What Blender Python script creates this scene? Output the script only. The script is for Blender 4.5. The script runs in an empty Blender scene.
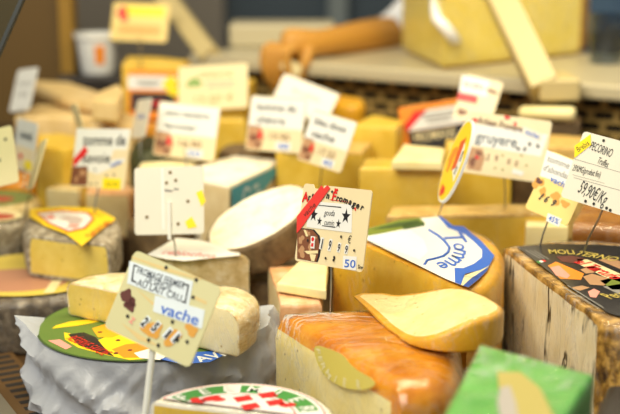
import bpy, bmesh, math, random
from mathutils import Vector, Matrix, noise
S = bpy.context.scene
COL = S.collection
rnd = random.Random(7)
R_ = math.radians

# ------------------------------------------------------------------ camera
CAM_H, PITCH, FPX = 0.50, 13.0, 1243.0
_s, _c = math.sin(R_(PITCH)), math.cos(R_(PITCH))
EYE = Vector((0, 0, CAM_H))
def ray(px, py):
    x, y = (px - 310) / FPX, (207 - py) / FPX
    return Vector((x, _c + y * _s, -_s + y * _c))
def on_z(px, py, z):                       # point of that sight line at height z
    d = ray(px, py)
    return EYE + d * ((z - CAM_H) / d.z)
def at_d(px, py, d): return EYE + ray(px, py) * d
def at_y(px, py, y):
    d = ray(px, py)
    return EYE + d * (y / d.y)
def flat(z, *pts): return [tuple(on_z(px, py, z).xy) for px, py in pts]

cd = bpy.data.cameras.new('camera'); cam = bpy.data.objects.new('camera', cd); COL.objects.link(cam)
cam.location = EYE; cam.rotation_euler = (R_(90 - PITCH), 0, 0)
cd.sensor_width = 36; cd.lens = 36 * FPX / 620; cd.clip_start = .05
cd.dof.use_dof = True; cd.dof.focus_distance = 1.235; cd.dof.aperture_fstop = 3.3
S.camera = cam

# ------------------------------------------------------------------ materials
def lin(h):
    h = h.lstrip('#'); v = [int(h[i:i + 2], 16) / 255 for i in (0, 2, 4)]
    return tuple(c / 12.92 if c <= .04045 else ((c + .055) / 1.055) ** 2.4 for c in v) + (1,)
MATS = {}
def nt(name):
    m = bpy.data.materials.new(name); m.use_nodes = True
    n = m.node_tree; n.nodes.clear()
    o = n.nodes.new('ShaderNodeOutputMaterial'); b = n.nodes.new('ShaderNodeBsdfPrincipled')
    n.links.new(b.outputs[0], o.inputs[0])
    return m, n, b, o
def mnoise(n, scale, detail=4, rough=.6, stretch=None, dist=0):
    tc = n.nodes.new('ShaderNodeTexCoord'); t = n.nodes.new('ShaderNodeTexNoise')
    t.inputs['Scale'].default_value = scale; t.inputs['Detail'].default_value = detail
    t.inputs['Roughness'].default_value = rough; t.inputs['Distortion'].default_value = dist
    if stretch:
        mp = n.nodes.new('ShaderNodeMapping'); mp.inputs['Scale'].default_value = stretch
        n.links.new(tc.outputs['Object'], mp.inputs[0]); n.links.new(mp.outputs[0], t.inputs['Vector'])
    else:
        n.links.new(tc.outputs['Object'], t.inputs['Vector'])
    return t.outputs['Fac']
def ramp(n, fac, stops):
    r = n.nodes.new('ShaderNodeValToRGB'); e = r.color_ramp.elements
    while len(e) < len(stops): e.new(.5)
    for el, (p, c) in zip(e, stops): el.position = p; el.color = lin(c) if isinstance(c, str) else (c, c, c, 1)
    n.links.new(fac, r.inputs[0]); return r.outputs[0]
def mixc(n, fac, a, b):
    m = n.nodes.new('ShaderNodeMix'); m.data_type = 'RGBA'
    n.links.new(fac, m.inputs[0])
    for v, i in ((a, 6), (b, 7)):
        if isinstance(v, str): m.inputs[i].default_value = lin(v)
        else: n.links.new(v, m.inputs[i])
    return m.outputs[2]
def bump(n, b, fac, strength, dist=.001):
    u = n.nodes.new('ShaderNodeBump'); u.inputs['Strength'].default_value = strength; u.inputs['Distance'].default_value = dist
    n.links.new(fac, u.inputs['Height']); n.links.new(u.outputs[0], b.inputs['Normal'])
def plain(name, c, rough=.5, metal=0, **kw):
    if name in MATS: return MATS[name]
    m, n, b, o = nt(name)
    f = mnoise(n, 60, 2)
    c1 = lin(c); r = n.nodes.new('ShaderNodeMix'); r.data_type = 'RGBA'
    r.inputs[6].default_value = tuple(v * .96 for v in c1[:3]) + (1,); r.inputs[7].default_value = c1
    n.links.new(f, r.inputs[0]); n.links.new(r.outputs[2], b.inputs['Base Color'])
    b.inputs['Roughness'].default_value = rough; b.inputs['Metallic'].default_value = metal
    for k, v in kw.items(): b.inputs[k.replace('_', ' ')].default_value = v
    MATS[name] = m; return m
def paste(name, a, b_, seeds=None, holes=None, veins=None, rough=.42, scale=45, sss=0):
    m, n, b, o = nt(name)
    c = ramp(n, mnoise(n, scale, 4), [(.3, a), (.72, b_)])
    hgt = mnoise(n, 260, 3)
    tc = n.nodes.new('ShaderNodeTexCoord')
    def spots(sc, thr, colr, c, keep=.5):
        v = n.nodes.new('ShaderNodeTexVoronoi'); v.inputs['Scale'].default_value = sc
        n.links.new(tc.outputs['Object'], v.inputs['Vector'])
        k = ramp(n, v.outputs['Distance'], [(thr * .6, 1.0), (thr, 0.0)])
        s = n.nodes.new('ShaderNodeSeparateColor'); n.links.new(v.outputs['Color'], s.inputs[0])
        g = n.nodes.new('ShaderNodeMath'); g.operation = 'LESS_THAN'; g.inputs[1].default_value = keep
        n.links.new(s.outputs[0], g.inputs[0])
        q = n.nodes.new('ShaderNodeMath'); q.operation = 'MULTIPLY'
        n.links.new(k, q.inputs[0]); n.links.new(g.outputs[0], q.inputs[1])
        return mixc(n, q.outputs[0], c, colr)
    if seeds: c = spots(seeds[0], seeds[1], seeds[2], c, .55)
    if holes: c = spots(holes[0], holes[1], holes[2], c, .4)
    if veins:
        f = mnoise(n, veins[0], 5, .62, veins[1], .7)
        k = ramp(n, f, [(.465, 0.0), (.49, 1.0), (.51, 1.0), (.535, 0.0)])
        f2 = ramp(n, mnoise(n, 22, 2), [(.46, 0.0), (.58, 1.0)])
        q = n.nodes.new('ShaderNodeMath'); q.operation = 'MULTIPLY'
        n.links.new(k, q.inputs[0]); n.links.new(f2, q.inputs[1])
        c = mixc(n, q.outputs[0], c, veins[2])
    n.links.new(c, b.inputs['Base Color'])
    b.inputs['Roughness'].default_value = rough
    b.inputs['Subsurface Weight'].default_value = sss; b.inputs['Subsurface Radius'].default_value = (.006, .004, .0015)
    bump(n, b, hgt, .25, .0008)
    MATS[name] = m; return m
def rindm(name, stops, scale=70, rough=.6, bs=.5, stretch=None, detail=6, dist=.3):
    m, n, b, o = nt(name)
    f = mnoise(n, scale, detail, .65, stretch, dist)
    n.links.new(ramp(n, f, stops), b.inputs['Base Color'])
    b.inputs['Roughness'].default_value = rough
    bump(n, b, mnoise(n, scale * 2.2, 5, .7, stretch), bs, .0015)
    MATS[name] = m; return m
def sheen(n, normal=None):
    lw = n.nodes.new('ShaderNodeLayerWeight'); lw.inputs[0].default_value = .5
    if normal: n.links.new(normal, lw.inputs['Normal'])
    p = n.nodes.new('ShaderNodeMath'); p.operation = 'POWER'; p.inputs[1].default_value = 4; n.links.new(lw.outputs['Facing'], p.inputs[0])
    q = n.nodes.new('ShaderNodeMath'); q.operation = 'MULTIPLY_ADD'; q.inputs[1].default_value = .8; q.inputs[2].default_value = .05; n.links.new(p.outputs[0], q.inputs[0])
    return q.outputs[0]
def film(name, tint='#ffffff', haze=.10, sc=38, stretch=(1, 1, .35), edge=.5):
    """clear cling film: see-through, glossy, with glare painted as white crease streaks"""
    m, n, b, o = nt(name); n.nodes.remove(b)
    t = n.nodes.new('ShaderNodeBsdfTransparent'); t.inputs[0].default_value = lin(tint)
    g = n.nodes.new('ShaderNodeBsdfGlossy'); g.inputs['Roughness'].default_value = .10
    d = n.nodes.new('ShaderNodeBsdfDiffuse'); d.inputs[0].default_value = (.9, .9, .88, 1)
    f = mnoise(n, sc, 5, .62, stretch, 1.4)
    u = n.nodes.new('ShaderNodeBump'); u.inputs['Strength'].default_value = .9; u.inputs['Distance'].default_value = .004
    n.links.new(f, u.inputs['Height']); n.links.new(u.outputs[0], g.inputs['Normal']); n.links.new(u.outputs[0], d.inputs['Normal'])
    crease_glare = ramp(n, mnoise(n, sc * .8, 4, .6, stretch, 2.4), [(.455, haze * .15), (.497, haze * 5.5), (.503, haze * 5.5), (.545, haze * .15)])  # film glare painted in as white diffuse streaks along creases
    mask = ramp(n, mnoise(n, sc * .35, 2, .5, stretch, .6), [(.47, .12), (.62, 1.0)])
    cm = n.nodes.new('ShaderNodeMath'); cm.operation = 'MULTIPLY'; n.links.new(crease_glare, cm.inputs[0]); n.links.new(mask, cm.inputs[1])
    m1 = n.nodes.new('ShaderNodeMixShader'); n.links.new(cm.outputs[0], m1.inputs[0])
    n.links.new(t.outputs[0], m1.inputs[1]); n.links.new(d.outputs[0], m1.inputs[2])
    fr = sheen(n, u.outputs[0])
    mm = n.nodes.new('ShaderNodeMath'); mm.operation = 'MULTIPLY'; mm.inputs[1].default_value = edge * 1.3
    n.links.new(fr, mm.inputs[0])
    m2 = n.nodes.new('ShaderNodeMixShader'); n.links.new(mm.outputs[0], m2.inputs[0])
    n.links.new(m1.outputs[0], m2.inputs[1]); n.links.new(g.outputs[0], m2.inputs[2])
    n.links.new(m2.outputs[0], o.inputs[0])
    MATS[name] = m; return m
def M(k): return MATS[k]

# ------------------------------------------------------------------ objects
def root(name, label, cat, loc, group=None):
    o = bpy.data.objects.new(name, None); COL.objects.link(o)
    o.empty_display_size = .02; o.location = loc
    o['label'] = label; o['category'] = cat
    if group: o['group'] = group
    return o
def top_of(o):
    while o.parent: o = o.parent
    return o
def mk(name, vs, fs, mat, parent=None, smooth=None, mids=None):
    """links vertices given in world space as one mesh (child of parent, which is unrotated while building)"""
    off = top_of(parent).location if parent else Vector((0, 0, 0))
    me = bpy.data.meshes.new(name)
    me.from_pydata([tuple(Vector(v) - off) for v in vs], [], fs)
    for m in (mat if isinstance(mat, (list, tuple)) else [mat]): me.materials.append(m)
    if mids: me.polygons.foreach_set('material_index', mids)
    if smooth is not None:
        me.polygons.foreach_set('use_smooth', [True] * len(me.polygons)); me.set_sharp_from_angle(angle=R_(smooth))
    me.update()
    o = bpy.data.objects.new(name, me); COL.objects.link(o)
    if parent: o.parent = parent
    return o
def struct(o): o['kind'] = 'structure'; return o
def box(a, b):
    x0, y0, z0 = a; x1, y1, z1 = b
    v = [(x0, y0, z0), (x1, y0, z0), (x1, y1, z0), (x0, y1, z0), (x0, y0, z1), (x1, y0, z1), (x1, y1, z1), (x0, y1, z1)]
    return v, [(0, 3, 2, 1), (4, 5, 6, 7), (0, 1, 5, 4), (1, 2, 6, 5), (2, 3, 7, 6), (3, 0, 4, 7)]
def beam(p, q, w, t, upv=(0, 0, 1)):
    p, q = Vector(p), Vector(q); d = (q - p).normalized(); s = d.cross(Vector(upv)).normalized(); u = s.cross(d)
    v = [e + s * i * w / 2 + u * j * t / 2 for e in (p, q) for i, j in ((-1, -1), (1, -1), (1, 1), (-1, 1))]
    return v, [(0, 1, 2, 3), (7, 6, 5, 4), (0, 4, 5, 1), (1, 5, 6, 2), (2, 6, 7, 3), (3, 7, 4, 0)]
def tube(pts, r, n=10):
    pts = [Vector(p) for p in pts]; vs, fs = [], []
    rr = r if isinstance(r, (list, tuple)) else [r] * len(pts)
    for i, p in enumerate(pts):
        d = (pts[min(i + 1, len(pts) - 1)] - pts[max(i - 1, 0)]).normalized()
        s = d.cross(Vector((0.3, 1, .2))).normalized(); u = s.cross(d)
        vs += [p + (s * math.cos(k * 2 * math.pi / n) + u * math.sin(k * 2 * math.pi / n)) * rr[i] for k in range(n)]
    for i in range(len(pts) - 1):
        for k in range(n):
            a, b = i * n + k, i * n + (k + 1) % n
            fs.append((a, b, b + n, a + n))
    fs += [tuple(range(n))[::-1], tuple(range((len(pts) - 1) * n, len(pts) * n))]
    return vs, fs
def add_bevel(o, w=.002, seg=3):
    m = o.modifiers.new('bevel', 'BEVEL'); m.width = w; m.segments = seg; m.limit_method = 'ANGLE'; return o
def lathe(prof, c, n=40):
    vs, fs = [], []
    for r, z in prof: vs += [(c[0] + r * math.cos(2 * math.pi * k / n), c[1] + r * math.sin(2 * math.pi * k / n), c[2] + z) for k in range(n)]
    for i in range(len(prof) - 1):
        for k in range(n):
            a, b = i * n + k, i * n + (k + 1) % n
            fs.append((a, b, b + n, a + n))
    return vs, fs

# ------------------------------------------------------------------ cheese builder
def arc(cx, cy, r, a0, a1, n):
    return [(cx + r * math.cos(R_(a0 + (a1 - a0) * k / n)), cy + r * math.sin(R_(a0 + (a1 - a0) * k / n))) for k in range(n + 1)]
def smooth_run(pts, flags, it=2):
    """Chaikin rounding of corners where two rind edges meet"""
    for _ in range(it):
        n = len(pts); np_, nf = [], []
        for i in range(n):
            p, q = Vector(pts[i]), Vector(pts[(i + 1) % n]); f = flags[i]
            if f == 'c':
                np_.append(tuple(p)); nf.append('c'); continue
            a = p if flags[i - 1] == 'c' else p.lerp(q, .25)
            b = q if flags[(i + 1) % n] == 'c' else p.lerp(q, .75)
            np_.append(tuple(a)); nf.append('r')
            if flags[(i + 1) % n] != 'c':
                np_.append(tuple(b)); nf.append('r')
        pts, flags = np_, nf
    return pts, flags
def solid(pts, flags, z0, h, r=.008, rt=.003, crown=0., e=.001, amp=.0005, fr=60, seed=0, step=.009, rb=None, rtop='r', rind_strip=True, ce=.0012):
    """prism over an outline with 'c' (cut) and 'r' (rind) edges; returns verts, faces, tags ('p' paste / 'r' rind)"""
    P = [Vector(p) for p in pts]; n = len(P)
    area = sum(P[i].x * P[(i + 1) % n].y - P[(i + 1) % n].x * P[i].y for i in range(n))
    if area < 0:
        P = P[::-1]; flags = [flags[(n - 2 - i) % n] for i in range(n)]
    rb = r * .7 if rb is None else rb
    lev = []
    K = 5
    for k in range(K): a = math.pi / 2 * k / (K - 1); lev.append((rb * (1 - math.sin(a)), rb * (1 - math.cos(a)), 1 - k / (K - 1)))
    zs = max(1, int((h - r - rb) / .012))
    lo, hi = rb, h - r
    mid = [lo + (hi - lo) * k / (zs + 1) for k in range(1, zs + 1)]
    if rt > rb: mid.append(rt)
    if rt > r: mid.append(h - rt)
    for z in sorted(mid): lev.append((0, z, 0))
    for k in range(K): a = math.pi / 2 * k / (K - 1); lev.append((r * (1 - math.cos(a)), h - r + r * math.sin(a), k / (K - 1)))
    ed = [(P[(i + 1) % n] - P[i]) for i in range(n)]
    nr = [Vector((d.y, -d.x)).normalized() for d in ed]
    cnt = []
    for i in range(n):
        L = ed[i].length
        cnt.append(max(1, int(L / step)) + (2 if flags[i] == 'c' else 0))
    loops, tagE = [], []
    for inset, z, ee in lev:
        Q = []; cs = ce * (1 - math.cos(ee * math.pi / 2))
        for i in range(n):
            a, b = flags[i - 1], flags[i]
            if a == 'r' and b == 'r':
                nv = (nr[i - 1] + nr[i]).normalized(); Q.append(P[i] - nv * inset)
            elif a == 'c' and b == 'c':
                nv = (nr[i - 1] + nr[i]).normalized(); Q.append(P[i] - nv * (e * ee + cs * 1.2))
            elif b == 'c': Q.append(P[i] + ed[i].normalized() * inset - nr[i] * cs)
            else: Q.append(P[i] - ed[i - 1].normalized() * inset - nr[i - 1] * cs)
        lp = []; tg = []
        for i in range(n):
            a, b = Q[i], Q[(i + 1) % n]; k = cnt[i]
            if flags[i] == 'c':
                L = max((b - a).length, 1e-6); t = min(rt / L, .2)
                ts = [0, t] + [t + (1 - 2 * t) * j / (k - 2) for j in range(1, k - 2)] + [1 - t] if k > 2 else [0]
                ts = ts[:k]
                for j, q in enumerate(ts):
                    lp.append(a.lerp(b, q))
                    edge = (j == 0 and flags[i - 1] == 'r') or (j == k - 1 and flags[(i + 1) % n] == 'r')
                    tg.append('r' if edge and rind_strip else 'p')
            else:
                for j in range(k): lp.append(a.lerp(b, j / k)); tg.append('r')
        loops.append([(p.x, p.y, z0 + z) for p in lp]); tagE = tg
    m = len(loops[0]); vs = [v for l in loops for v in l]; fs, tg = [], []
    for i in range(len(loops) - 1):
        zm = (lev[i][1] + lev[i + 1][1]) / 2
        for k in range(m):
            fs.append((i * m + k, i * m + (k + 1) % m, (i + 1) * m + (k + 1) % m, (i + 1) * m + k))
            t = tagE[k]
            if t == 'p' and rind_strip and ((zm > h - rt and rtop == 'r') or zm < rt): t = 'r'
            tg.append(t)
    for topc in (True, False):
        base = (len(loops) - 1) * m if topc else 0
        L = [Vector(v) for v in vs[base:base + m]]; c = sum(L, Vector()) / m
        prev = list(range(base, base + m)); zz = z0 + h if topc else z0
        for s in (.93, .8, .6, .4, .2):
            cur = []
            for v in L:
                w = c + (v - c) * s; w.z = zz + (crown * (1 - s * s) if topc else 0); cur.append(len(vs)); vs.append(tuple(w))
            for k in range(m):
                q = (prev[k], prev[(k + 1) % m], cur[(k + 1) % m], cur[k]); fs.append(q if topc else q[::-1]); tg.append(rtop if topc else 'r')
            prev = cur
        vs.append((c.x, c.y, zz + (crown if topc else 0))); ci = len(vs) - 1
        for k in range(m):
            q = (prev[k], prev[(k + 1) % m], ci); fs.append(q if topc else q[::-1]); tg.append(rtop if topc else 'r')
    sd = Vector((seed * 3.1, seed * 1.7, seed))
    out = []
    for v in vs:
        v = Vector(v); d = noise.noise_vector(v * fr + sd) * amp + noise.noise_vector(v * fr * .3 + sd) * amp * 1.6
        if v.z < z0 + rb + 1e-4: d.z = 0
        out.append(v + d)
    return out, fs, tg
def split(vs, fs, tg, t):
    ids = {}; nv = []; nf = []
    for f, g in zip(fs, tg):
        if g != t: continue
        q = []
        for i in f:
            if i not in ids: ids[i] = len(nv); nv.append(vs[i])
            q.append(ids[i])
        nf.append(tuple(q))
    return nv, nf
SEED = [0]
def cheese(name, label, pts, flags, z0, h, pm, rm, rtop='r', wrap=None, group='cheeses in the counter', sm=0, cat='cheese', wgrow=.0012, wamp=.0014, warp=None, **kw):
    SEED[0] += 1
    if len(flags) == 1: flags = flags * len(pts)
    flags = list(flags)
    if sm: pts, flags = smooth_run(pts, flags, sm)
    cx = sum(p[0] for p in pts) / len(pts); cy = sum(p[1] for p in pts) / len(pts)
    rt_ = root(name, label, cat, (cx, cy, z0), group)
    vs, fs, tg = solid(pts, flags, z0, h, seed=SEED[0], rtop=rtop, **kw)
    if warp: vs = [warp(v) for v in vs]
    if 'p' in tg: mk('paste', *split(vs, fs, tg, 'p'), M(pm), rt_, 35)
    if 'r' in tg: mk('rind', *split(vs, fs, tg, 'r'), M(rm), rt_, 50)
    if wrap:
        bm = bmesh.new(); bv = [bm.verts.new(v) for v in vs]
        for f in fs: bm.faces.new([bv[i] for i in f])
        bmesh.ops.recalc_face_normals(bm, faces=bm.faces); bm.normal_update()
        sd = Vector((SEED[0], 5, 1)); out = []
        for v in bm.verts:
            a = noise.noise(v.co * 45 + sd) + .6 * noise.noise(v.co * 120 + sd)
            out.append(v.co + v.normal * (wgrow + wamp * max(0, a)) if v.co.z > z0 + .002 else v.co.copy())
        bm.free()
        keep = [f for f in fs if not all(vs[i].z < z0 + .0015 for i in f)]
        mk('plastic_wrap', out, keep, M(wrap), rt_, 70)
    return rt_
def tilt(o, ax, deg): o.rotation_mode = 'QUATERNION'; o.rotation_quaternion = Matrix.Rotation(R_(deg), 3, Vector(ax)).to_quaternion() @ o.rotation_quaternion

# ------------------------------------------------------------------ flat panels: tags, labels, writing
FC = {}
def glyphs(s, bold=0.):
    k = (s, bold)
    if k in FC: return FC[k]
    cu = bpy.data.curves.new('text', 'FONT'); cu.body = s; cu.size = 1; cu.resolution_u = 3; cu.fill_mode = 'FRONT'; cu.offset = bold
    o = bpy.data.objects.new('text', cu); COL.objects.link(o)
    bpy.context.view_layer.update()
    me = o.evaluated_get(bpy.context.evaluated_depsgraph_get()).to_mesh()
    vs = [tuple(v.co.xy) for v in me.vertices]; fs = [tuple(p.vertices) for p in me.polygons]
    o.evaluated_get(bpy.context.evaluated_depsgraph_get()).to_mesh_clear()
    bpy.data.objects.remove(o); bpy.data.curves.remove(cu)
    w = max((v[0] for v in vs), default=.3)
    FC[k] = (vs, fs, w); return FC[k]
LAY = .00022
class Panel:
    """flat thing with its own u (right) / v (up) axes in metres; elements stack in thin layers on its face"""
    def __init__(s, O, U, V, parent, th=.001):
        s.O = Vector(O); s.U = Vector(U).normalized(); V = Vector(V); s.V = (V - s.U * V.dot(s.U)).normalized()
        s.N = s.U.cross(s.V); s.p = parent; s.th = th
    def px(s, px, py):
        d = ray(px, py); q = EYE + d * ((s.O - EYE).dot(s.N) / d.dot(s.N)) - s.O
        return (q.dot(s.U), q.dot(s.V))
    def w(s, u, v, d=0): return s.O + s.U * u + s.V * v + s.N * d
    def poly(s, name, pts, mat, lay=1, parent=None, back=None):
        n = len(pts)
        a = sum(pts[i][0] * pts[(i + 1) % n][1] - pts[(i + 1) % n][0] * pts[i][1] for i in range(n))
        if a < 0: pts = pts[::-1]
        d1 = lay * LAY; d0 = d1 - LAY * .9
        if lay == 0: d1 = 0; d0 = -s.th
        vs = [s.w(u, v, d1) for u, v in pts] + [s.w(u, v, d0) for u, v in pts]
        fs = [tuple(range(n)), tuple(range(n, 2 * n))[::-1]] + [(i, i + n, (i + 1) % n + n, (i + 1) % n) for i in range(n)]
        return mk(name, vs, fs, mat, parent or s.p)
    def rect(s, name, u, v, w, h, mat, lay=1, rot=0, rad=0, parent=None):
        pts = []
        if rad:
            for cx, cy, a0 in ((w / 2 - rad, h / 2 - rad, 0), (-w / 2 + rad, h / 2 - rad, 90), (-w / 2 + rad, -h / 2 + rad, 180), (w / 2 - rad, -h / 2 + rad, 270)):
                pts += arc(cx, cy, rad, a0, a0 + 90, 5)
        else: pts = [(-w / 2, -h / 2), (w / 2, -h / 2), (w / 2, h / 2), (-w / 2, h / 2)]
        c, q = math.cos(R_(rot)), math.sin(R_(rot))
        return s.poly(name, [(u + x * c - y * q, v + x * q + y * c) for x, y in pts], mat, lay, parent)
    def disc(s, name, u, v, r, mat, lay=1, ry=None, parent=None, n=24, a0=0, a1=360):
        ry = ry or r
        pts = [(u + r * math.cos(R_(a0 + (a1 - a0) * k / n)), v + ry * math.sin(R_(a0 + (a1 - a0) * k / n))) for k in range(n + (a1 - a0 < 360))]
        return s.poly(name, pts, mat, lay, parent)
    def many(s, name, polys, mat, lay=1, parent=None):
        """several flat shapes of one printed pattern as one mesh"""
        vs, fs = [], []
        for pts in polys:
            b = len(vs); n = len(pts)
            a = sum(pts[i][0] * pts[(i + 1) % n][1] - pts[(i + 1) % n][0] * pts[i][1] for i in range(n))
            if a < 0: pts = pts[::-1]
            vs += [s.w(u, v, lay * LAY) for u, v in pts]; fs.append(tuple(range(b, b + n)))
        return mk(name, vs, fs, mat, parent or s.p)
    def text(s, txts, mat, lay=3, name='lettering', parent=None):
        """txts: (string, u, v, height, width or None, rot, shear, bold) centred at u,v"""
        vs, fs = [], []
        for t in txts:
            st, u, v, hh, ww, rot, sh, bo = (list(t) + [None, 0, 0, 0][len(t) - 4:])[:8]
            gv, gf, gw = glyphs(st, bo); k = hh / .72; kx = k if not ww else ww / gw
            c, q = math.cos(R_(rot)), math.sin(R_(rot)); b = len(vs)
            for x, y in gv:
                x = (x - gw / 2) * kx + sh * y * k; y = (y - .36) * k
                vs.append(s.w(u + x * c - y * q, v + x * q + y * c, lay * LAY))
            fs += [tuple(i + b for i in f) for f in gf]
        return mk(name, vs, fs, mat, parent or s.p)
    def arctext(s, st, cu, cv, r, a0, a1, hh, mat, lay=3, name='lettering', parent=None, inward=False, sx=1, bold=0, rot=0):
        vs, fs = [], []
        for i, ch in enumerate(st):
            if ch == ' ': continue
            a = a0 + (a1 - a0) * (i / max(1, len(st) - 1)); gv, gf, gw = glyphs(ch, bold); k = hh / .72
            th = R_(a + (90 if inward else -90) + rot); c, q = math.cos(th), math.sin(th); b = len(vs)
            pu, pv = cu + r * math.cos(R_(a)), cv + r * math.sin(R_(a))
            for x, y in gv:
                x = (x - gw / 2) * k * sx; y = (y - .36) * k
                vs.append(s.w(pu + x * c - y * q, pv + x * q + y * c, lay * LAY))
            fs += [tuple(j + b for j in f) for f in gf]
        return mk(name, vs, fs, mat, parent or s.p)
def star(u, v, r): return [(u + (r if k % 2 == 0 else r * .4) * math.sin(k * math.pi / 5), v + (r if k % 2 == 0 else r * .4) * math.cos(k * math.pi / 5)) for k in range(10)]
def circ(u, v, r, n=12, ry=None): return [(u + r * math.cos(2 * math.pi * k / n), v + (ry or r) * math.sin(2 * math.pi * k / n)) for k in range(n)]
def rct(u, v, w, h): return [(u - w / 2, v - h / 2), (u + w / 2, v - h / 2), (u + w / 2, v + h / 2), (u - w / 2, v + h / 2)]
def blob(u, v, r, seed, n=18):
    g = random.Random(seed); ph = [g.uniform(0, 6.3) for _ in range(3)]
    return [(u + r * (1 + .25 * math.sin(2 * a + ph[0]) + .18 * math.sin(3 * a + ph[1]) + .12 * math.sin(5 * a + ph[2])) * math.cos(a),
             v + r * (1 + .25 * math.sin(2 * a + ph[0]) + .18 * math.sin(3 * a + ph[1]) + .12 * math.sin(5 * a + ph[2])) * math.sin(a)) for a in [2 * math.pi * k / n for k in range(n)]]
def tag(label, TL, TR, BL, d, base='card_cream', pin=None, th=.0012, name='price_tag', rad=.004, pinr=.0009, pinm='pin_steel', notch=False):
    """price tag whose three corners lie on those sight lines at those distances; pin = foot point of its wire"""
    a, b, c = at_d(*TL, d[0]), at_d(*TR, d[1]), at_d(*BL, d[2])
    U = b - a; w = U.length; U.normalize(); V = a - c; V -= U * V.dot(U); h = V.length
    O = (b + c) / 2
    foot = Vector(pin) if pin is not None else None
    r = root(name, label, 'price tag', foot if foot is not None else c + U * w / 2, 'price tags in the counter')
    p = Panel(O, U, V, r, th)
    if notch:
        hw, hh = w / 2, h / 2
        pts = arc(hw - rad, hh - rad, rad, 0, 90, 5) + [(-hw * .38, hh), (-hw * .42, hh - .004), (-hw * .66, hh - .004), (-hw * .72, hh)] + arc(-hw + rad, hh - rad, rad, 90, 180, 5) + \
            arc(-hw + rad, -hh + rad, rad, 180, 270, 5) + arc(hw - rad, -hh + rad, rad, 270, 360, 5)
        p.poly('card', pts, M(base), 0)
    else: p.rect('card', 0, 0, w, h, M(base), 0, 0, rad)
    if foot is not None:
        t0 = p.w(0, -h / 2 + .012, -th - pinr)
        u = (foot - t0); side = U * .004
        mk('pin', *tube([t0, t0 + u * .35 + side * .4, t0 + u * .7 + side * .3, foot - Vector((0, 0, .012))], pinr, 8), M(pinm), r, 60)
    p.W, p.H, p.root = w, h, r
    return p
# ================================================================== palette
plain('card_cream', '#e2d3aa', .35); plain('card_white', '#dedacb', .35); plain('card_yellow', '#ecd07a', .38); plain('card_vache', '#cfca9a', .38); plain('card_grey', '#d8d8d2', .4)
plain('sticker_white', '#e2e3e0', .4); plain('sticker_yellow', '#f7dc14', .4); plain('print_red', '#d5201f', .42); plain('print_black', '#17161a', .5)
plain('print_blue', '#1f5fc4', .42); plain('print_brown', '#7a4a30', .5); plain('print_tan', '#b58a63', .5); plain('print_green', '#3f8a3c', .45)
plain('print_orange', '#ea8a1e', .45); plain('print_yellow', '#f3cc1c', .45); plain('print_pink', '#e79a8c', .45); plain('print_grey', '#8d8a84', .5)
plain('print_cream', '#e6d7a6', .5); plain('print_darkgreen', '#3c5423', .5); plain('print_olive', '#74822c', .5); plain('print_teal', '#1f9cb8', .4)
plain('print_paleblue', '#cfe2ea', .45); plain('print_maroon', '#5c2b23', .5); plain('print_gold', '#c9b45a', .4); plain('label_black', '#211f22', .32)
plain('label_paper', '#e6e6e0', .38); plain('rivet', '#4a4a46', .3, .8); plain('pin_steel', '#9b9a95', .28, .9); plain('pin_clear', '#e6e6dc', .25)
plain('steel', '#b9b7ae', .3, .9); plain('shelf_cream', '#bfb596', .35); plain('strut_cream', '#cbb984', .38); plain('case_brown', '#5a4212', .5)
plain('case_trim', '#8f6c1c', .5); plain('wall_dark', '#56646e', .7); plain('wall_navy', '#26303e', .7); plain('post_grey', '#8f9896', .6); plain('post_warm', '#9a9080', .7); plain('floor_tile', '#8a857a', .6)
plain('deck', '#3f2c16', .4); plain('slot_dark', '#171310', .8); plain('tub_white', '#e4e6e4', .35); plain('black_trim', '#121315', .3)
plain('skin', '#c28c38', .55, Subsurface_Weight=.05); plain('shirt', '#e6e8ee', .8); plain('apron', '#46607c', .8); plain('hair', '#2a1c14', .6)
plain('crate_dark', '#26211e', .4)
paste('paste_pale', '#efdf9c', '#f3e7b4'); paste('paste_yellow', '#dcb334', '#e8c552'); paste('paste_gold', '#dcaa20', '#e8bf3c', holes=(70, .16, '#a87a12'))
paste('paste_cumin', '#f4e090', '#fbeeb6', seeds=(95, .15, '#8a7130')); paste('paste_cumin_top', '#ecd690', '#f2e2ac', seeds=(110, .17, '#b98f3c'))
paste('paste_tomme', '#d8b94c', '#e4cb6c', holes=(130, .18, '#a68a34')); paste('paste_soft', '#ecdca4', '#f2e6ba', holes=(90, .14, '#c6ac62'))
paste('paste_truffle', '#f0e0b2', '#f8eed0', veins=(15, (1.7, 1.7, .30), '#33291a')); paste('paste_emmental', '#f0d858', '#f5e284')
paste('paste_green', '#4fa040', '#72bf5c', scale=25); paste('paste_beige', '#d9c08c', '#e6d2a4'); paste('paste_orange', '#d98a20', '#e6a238')
paste('paste_wood', '#d8b878', '#e6cb94')
rindm('rind_orange', [(.3, '#bc6a08'), (.5, '#d4860f'), (.72, '#e4a434')], 26, .3, .3)
rindm('rind_gold', [(.3, '#c88c10'), (.7, '#e2ac28')], 30, .45, .3)
rindm('rind_grey', [(.3, '#5d5344'), (.5, '#9a8c74'), (.68, '#cfc6b2')], 110, .85, 1.0)
rindm('rind_darkgrey', [(.3, '#2e2720'), (.5, '#5c4f3e'), (.7, '#8f826c')], 70, .8, 1.0)
rindm('rind_white', [(.3, '#e2dac0'), (.7, '#eeeadc')], 60, .75, .5)
rindm('rind_brie', [(.3, '#e6d8b2'), (.5, '#f3ead2'), (.75, '#f6f0e2')], 42, .8, .9)
rindm('rind_straw', [(.3, '#b99a5a'), (.5, '#d9c08a'), (.72, '#efe2c0')], 55, .6, .9)
rindm('rind_washed', [(.3, '#c9a662'), (.5, '#e4cf9e'), (.7, '#f5edd8')], 50, .45, 1.0, (1, 1, 3))
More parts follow.
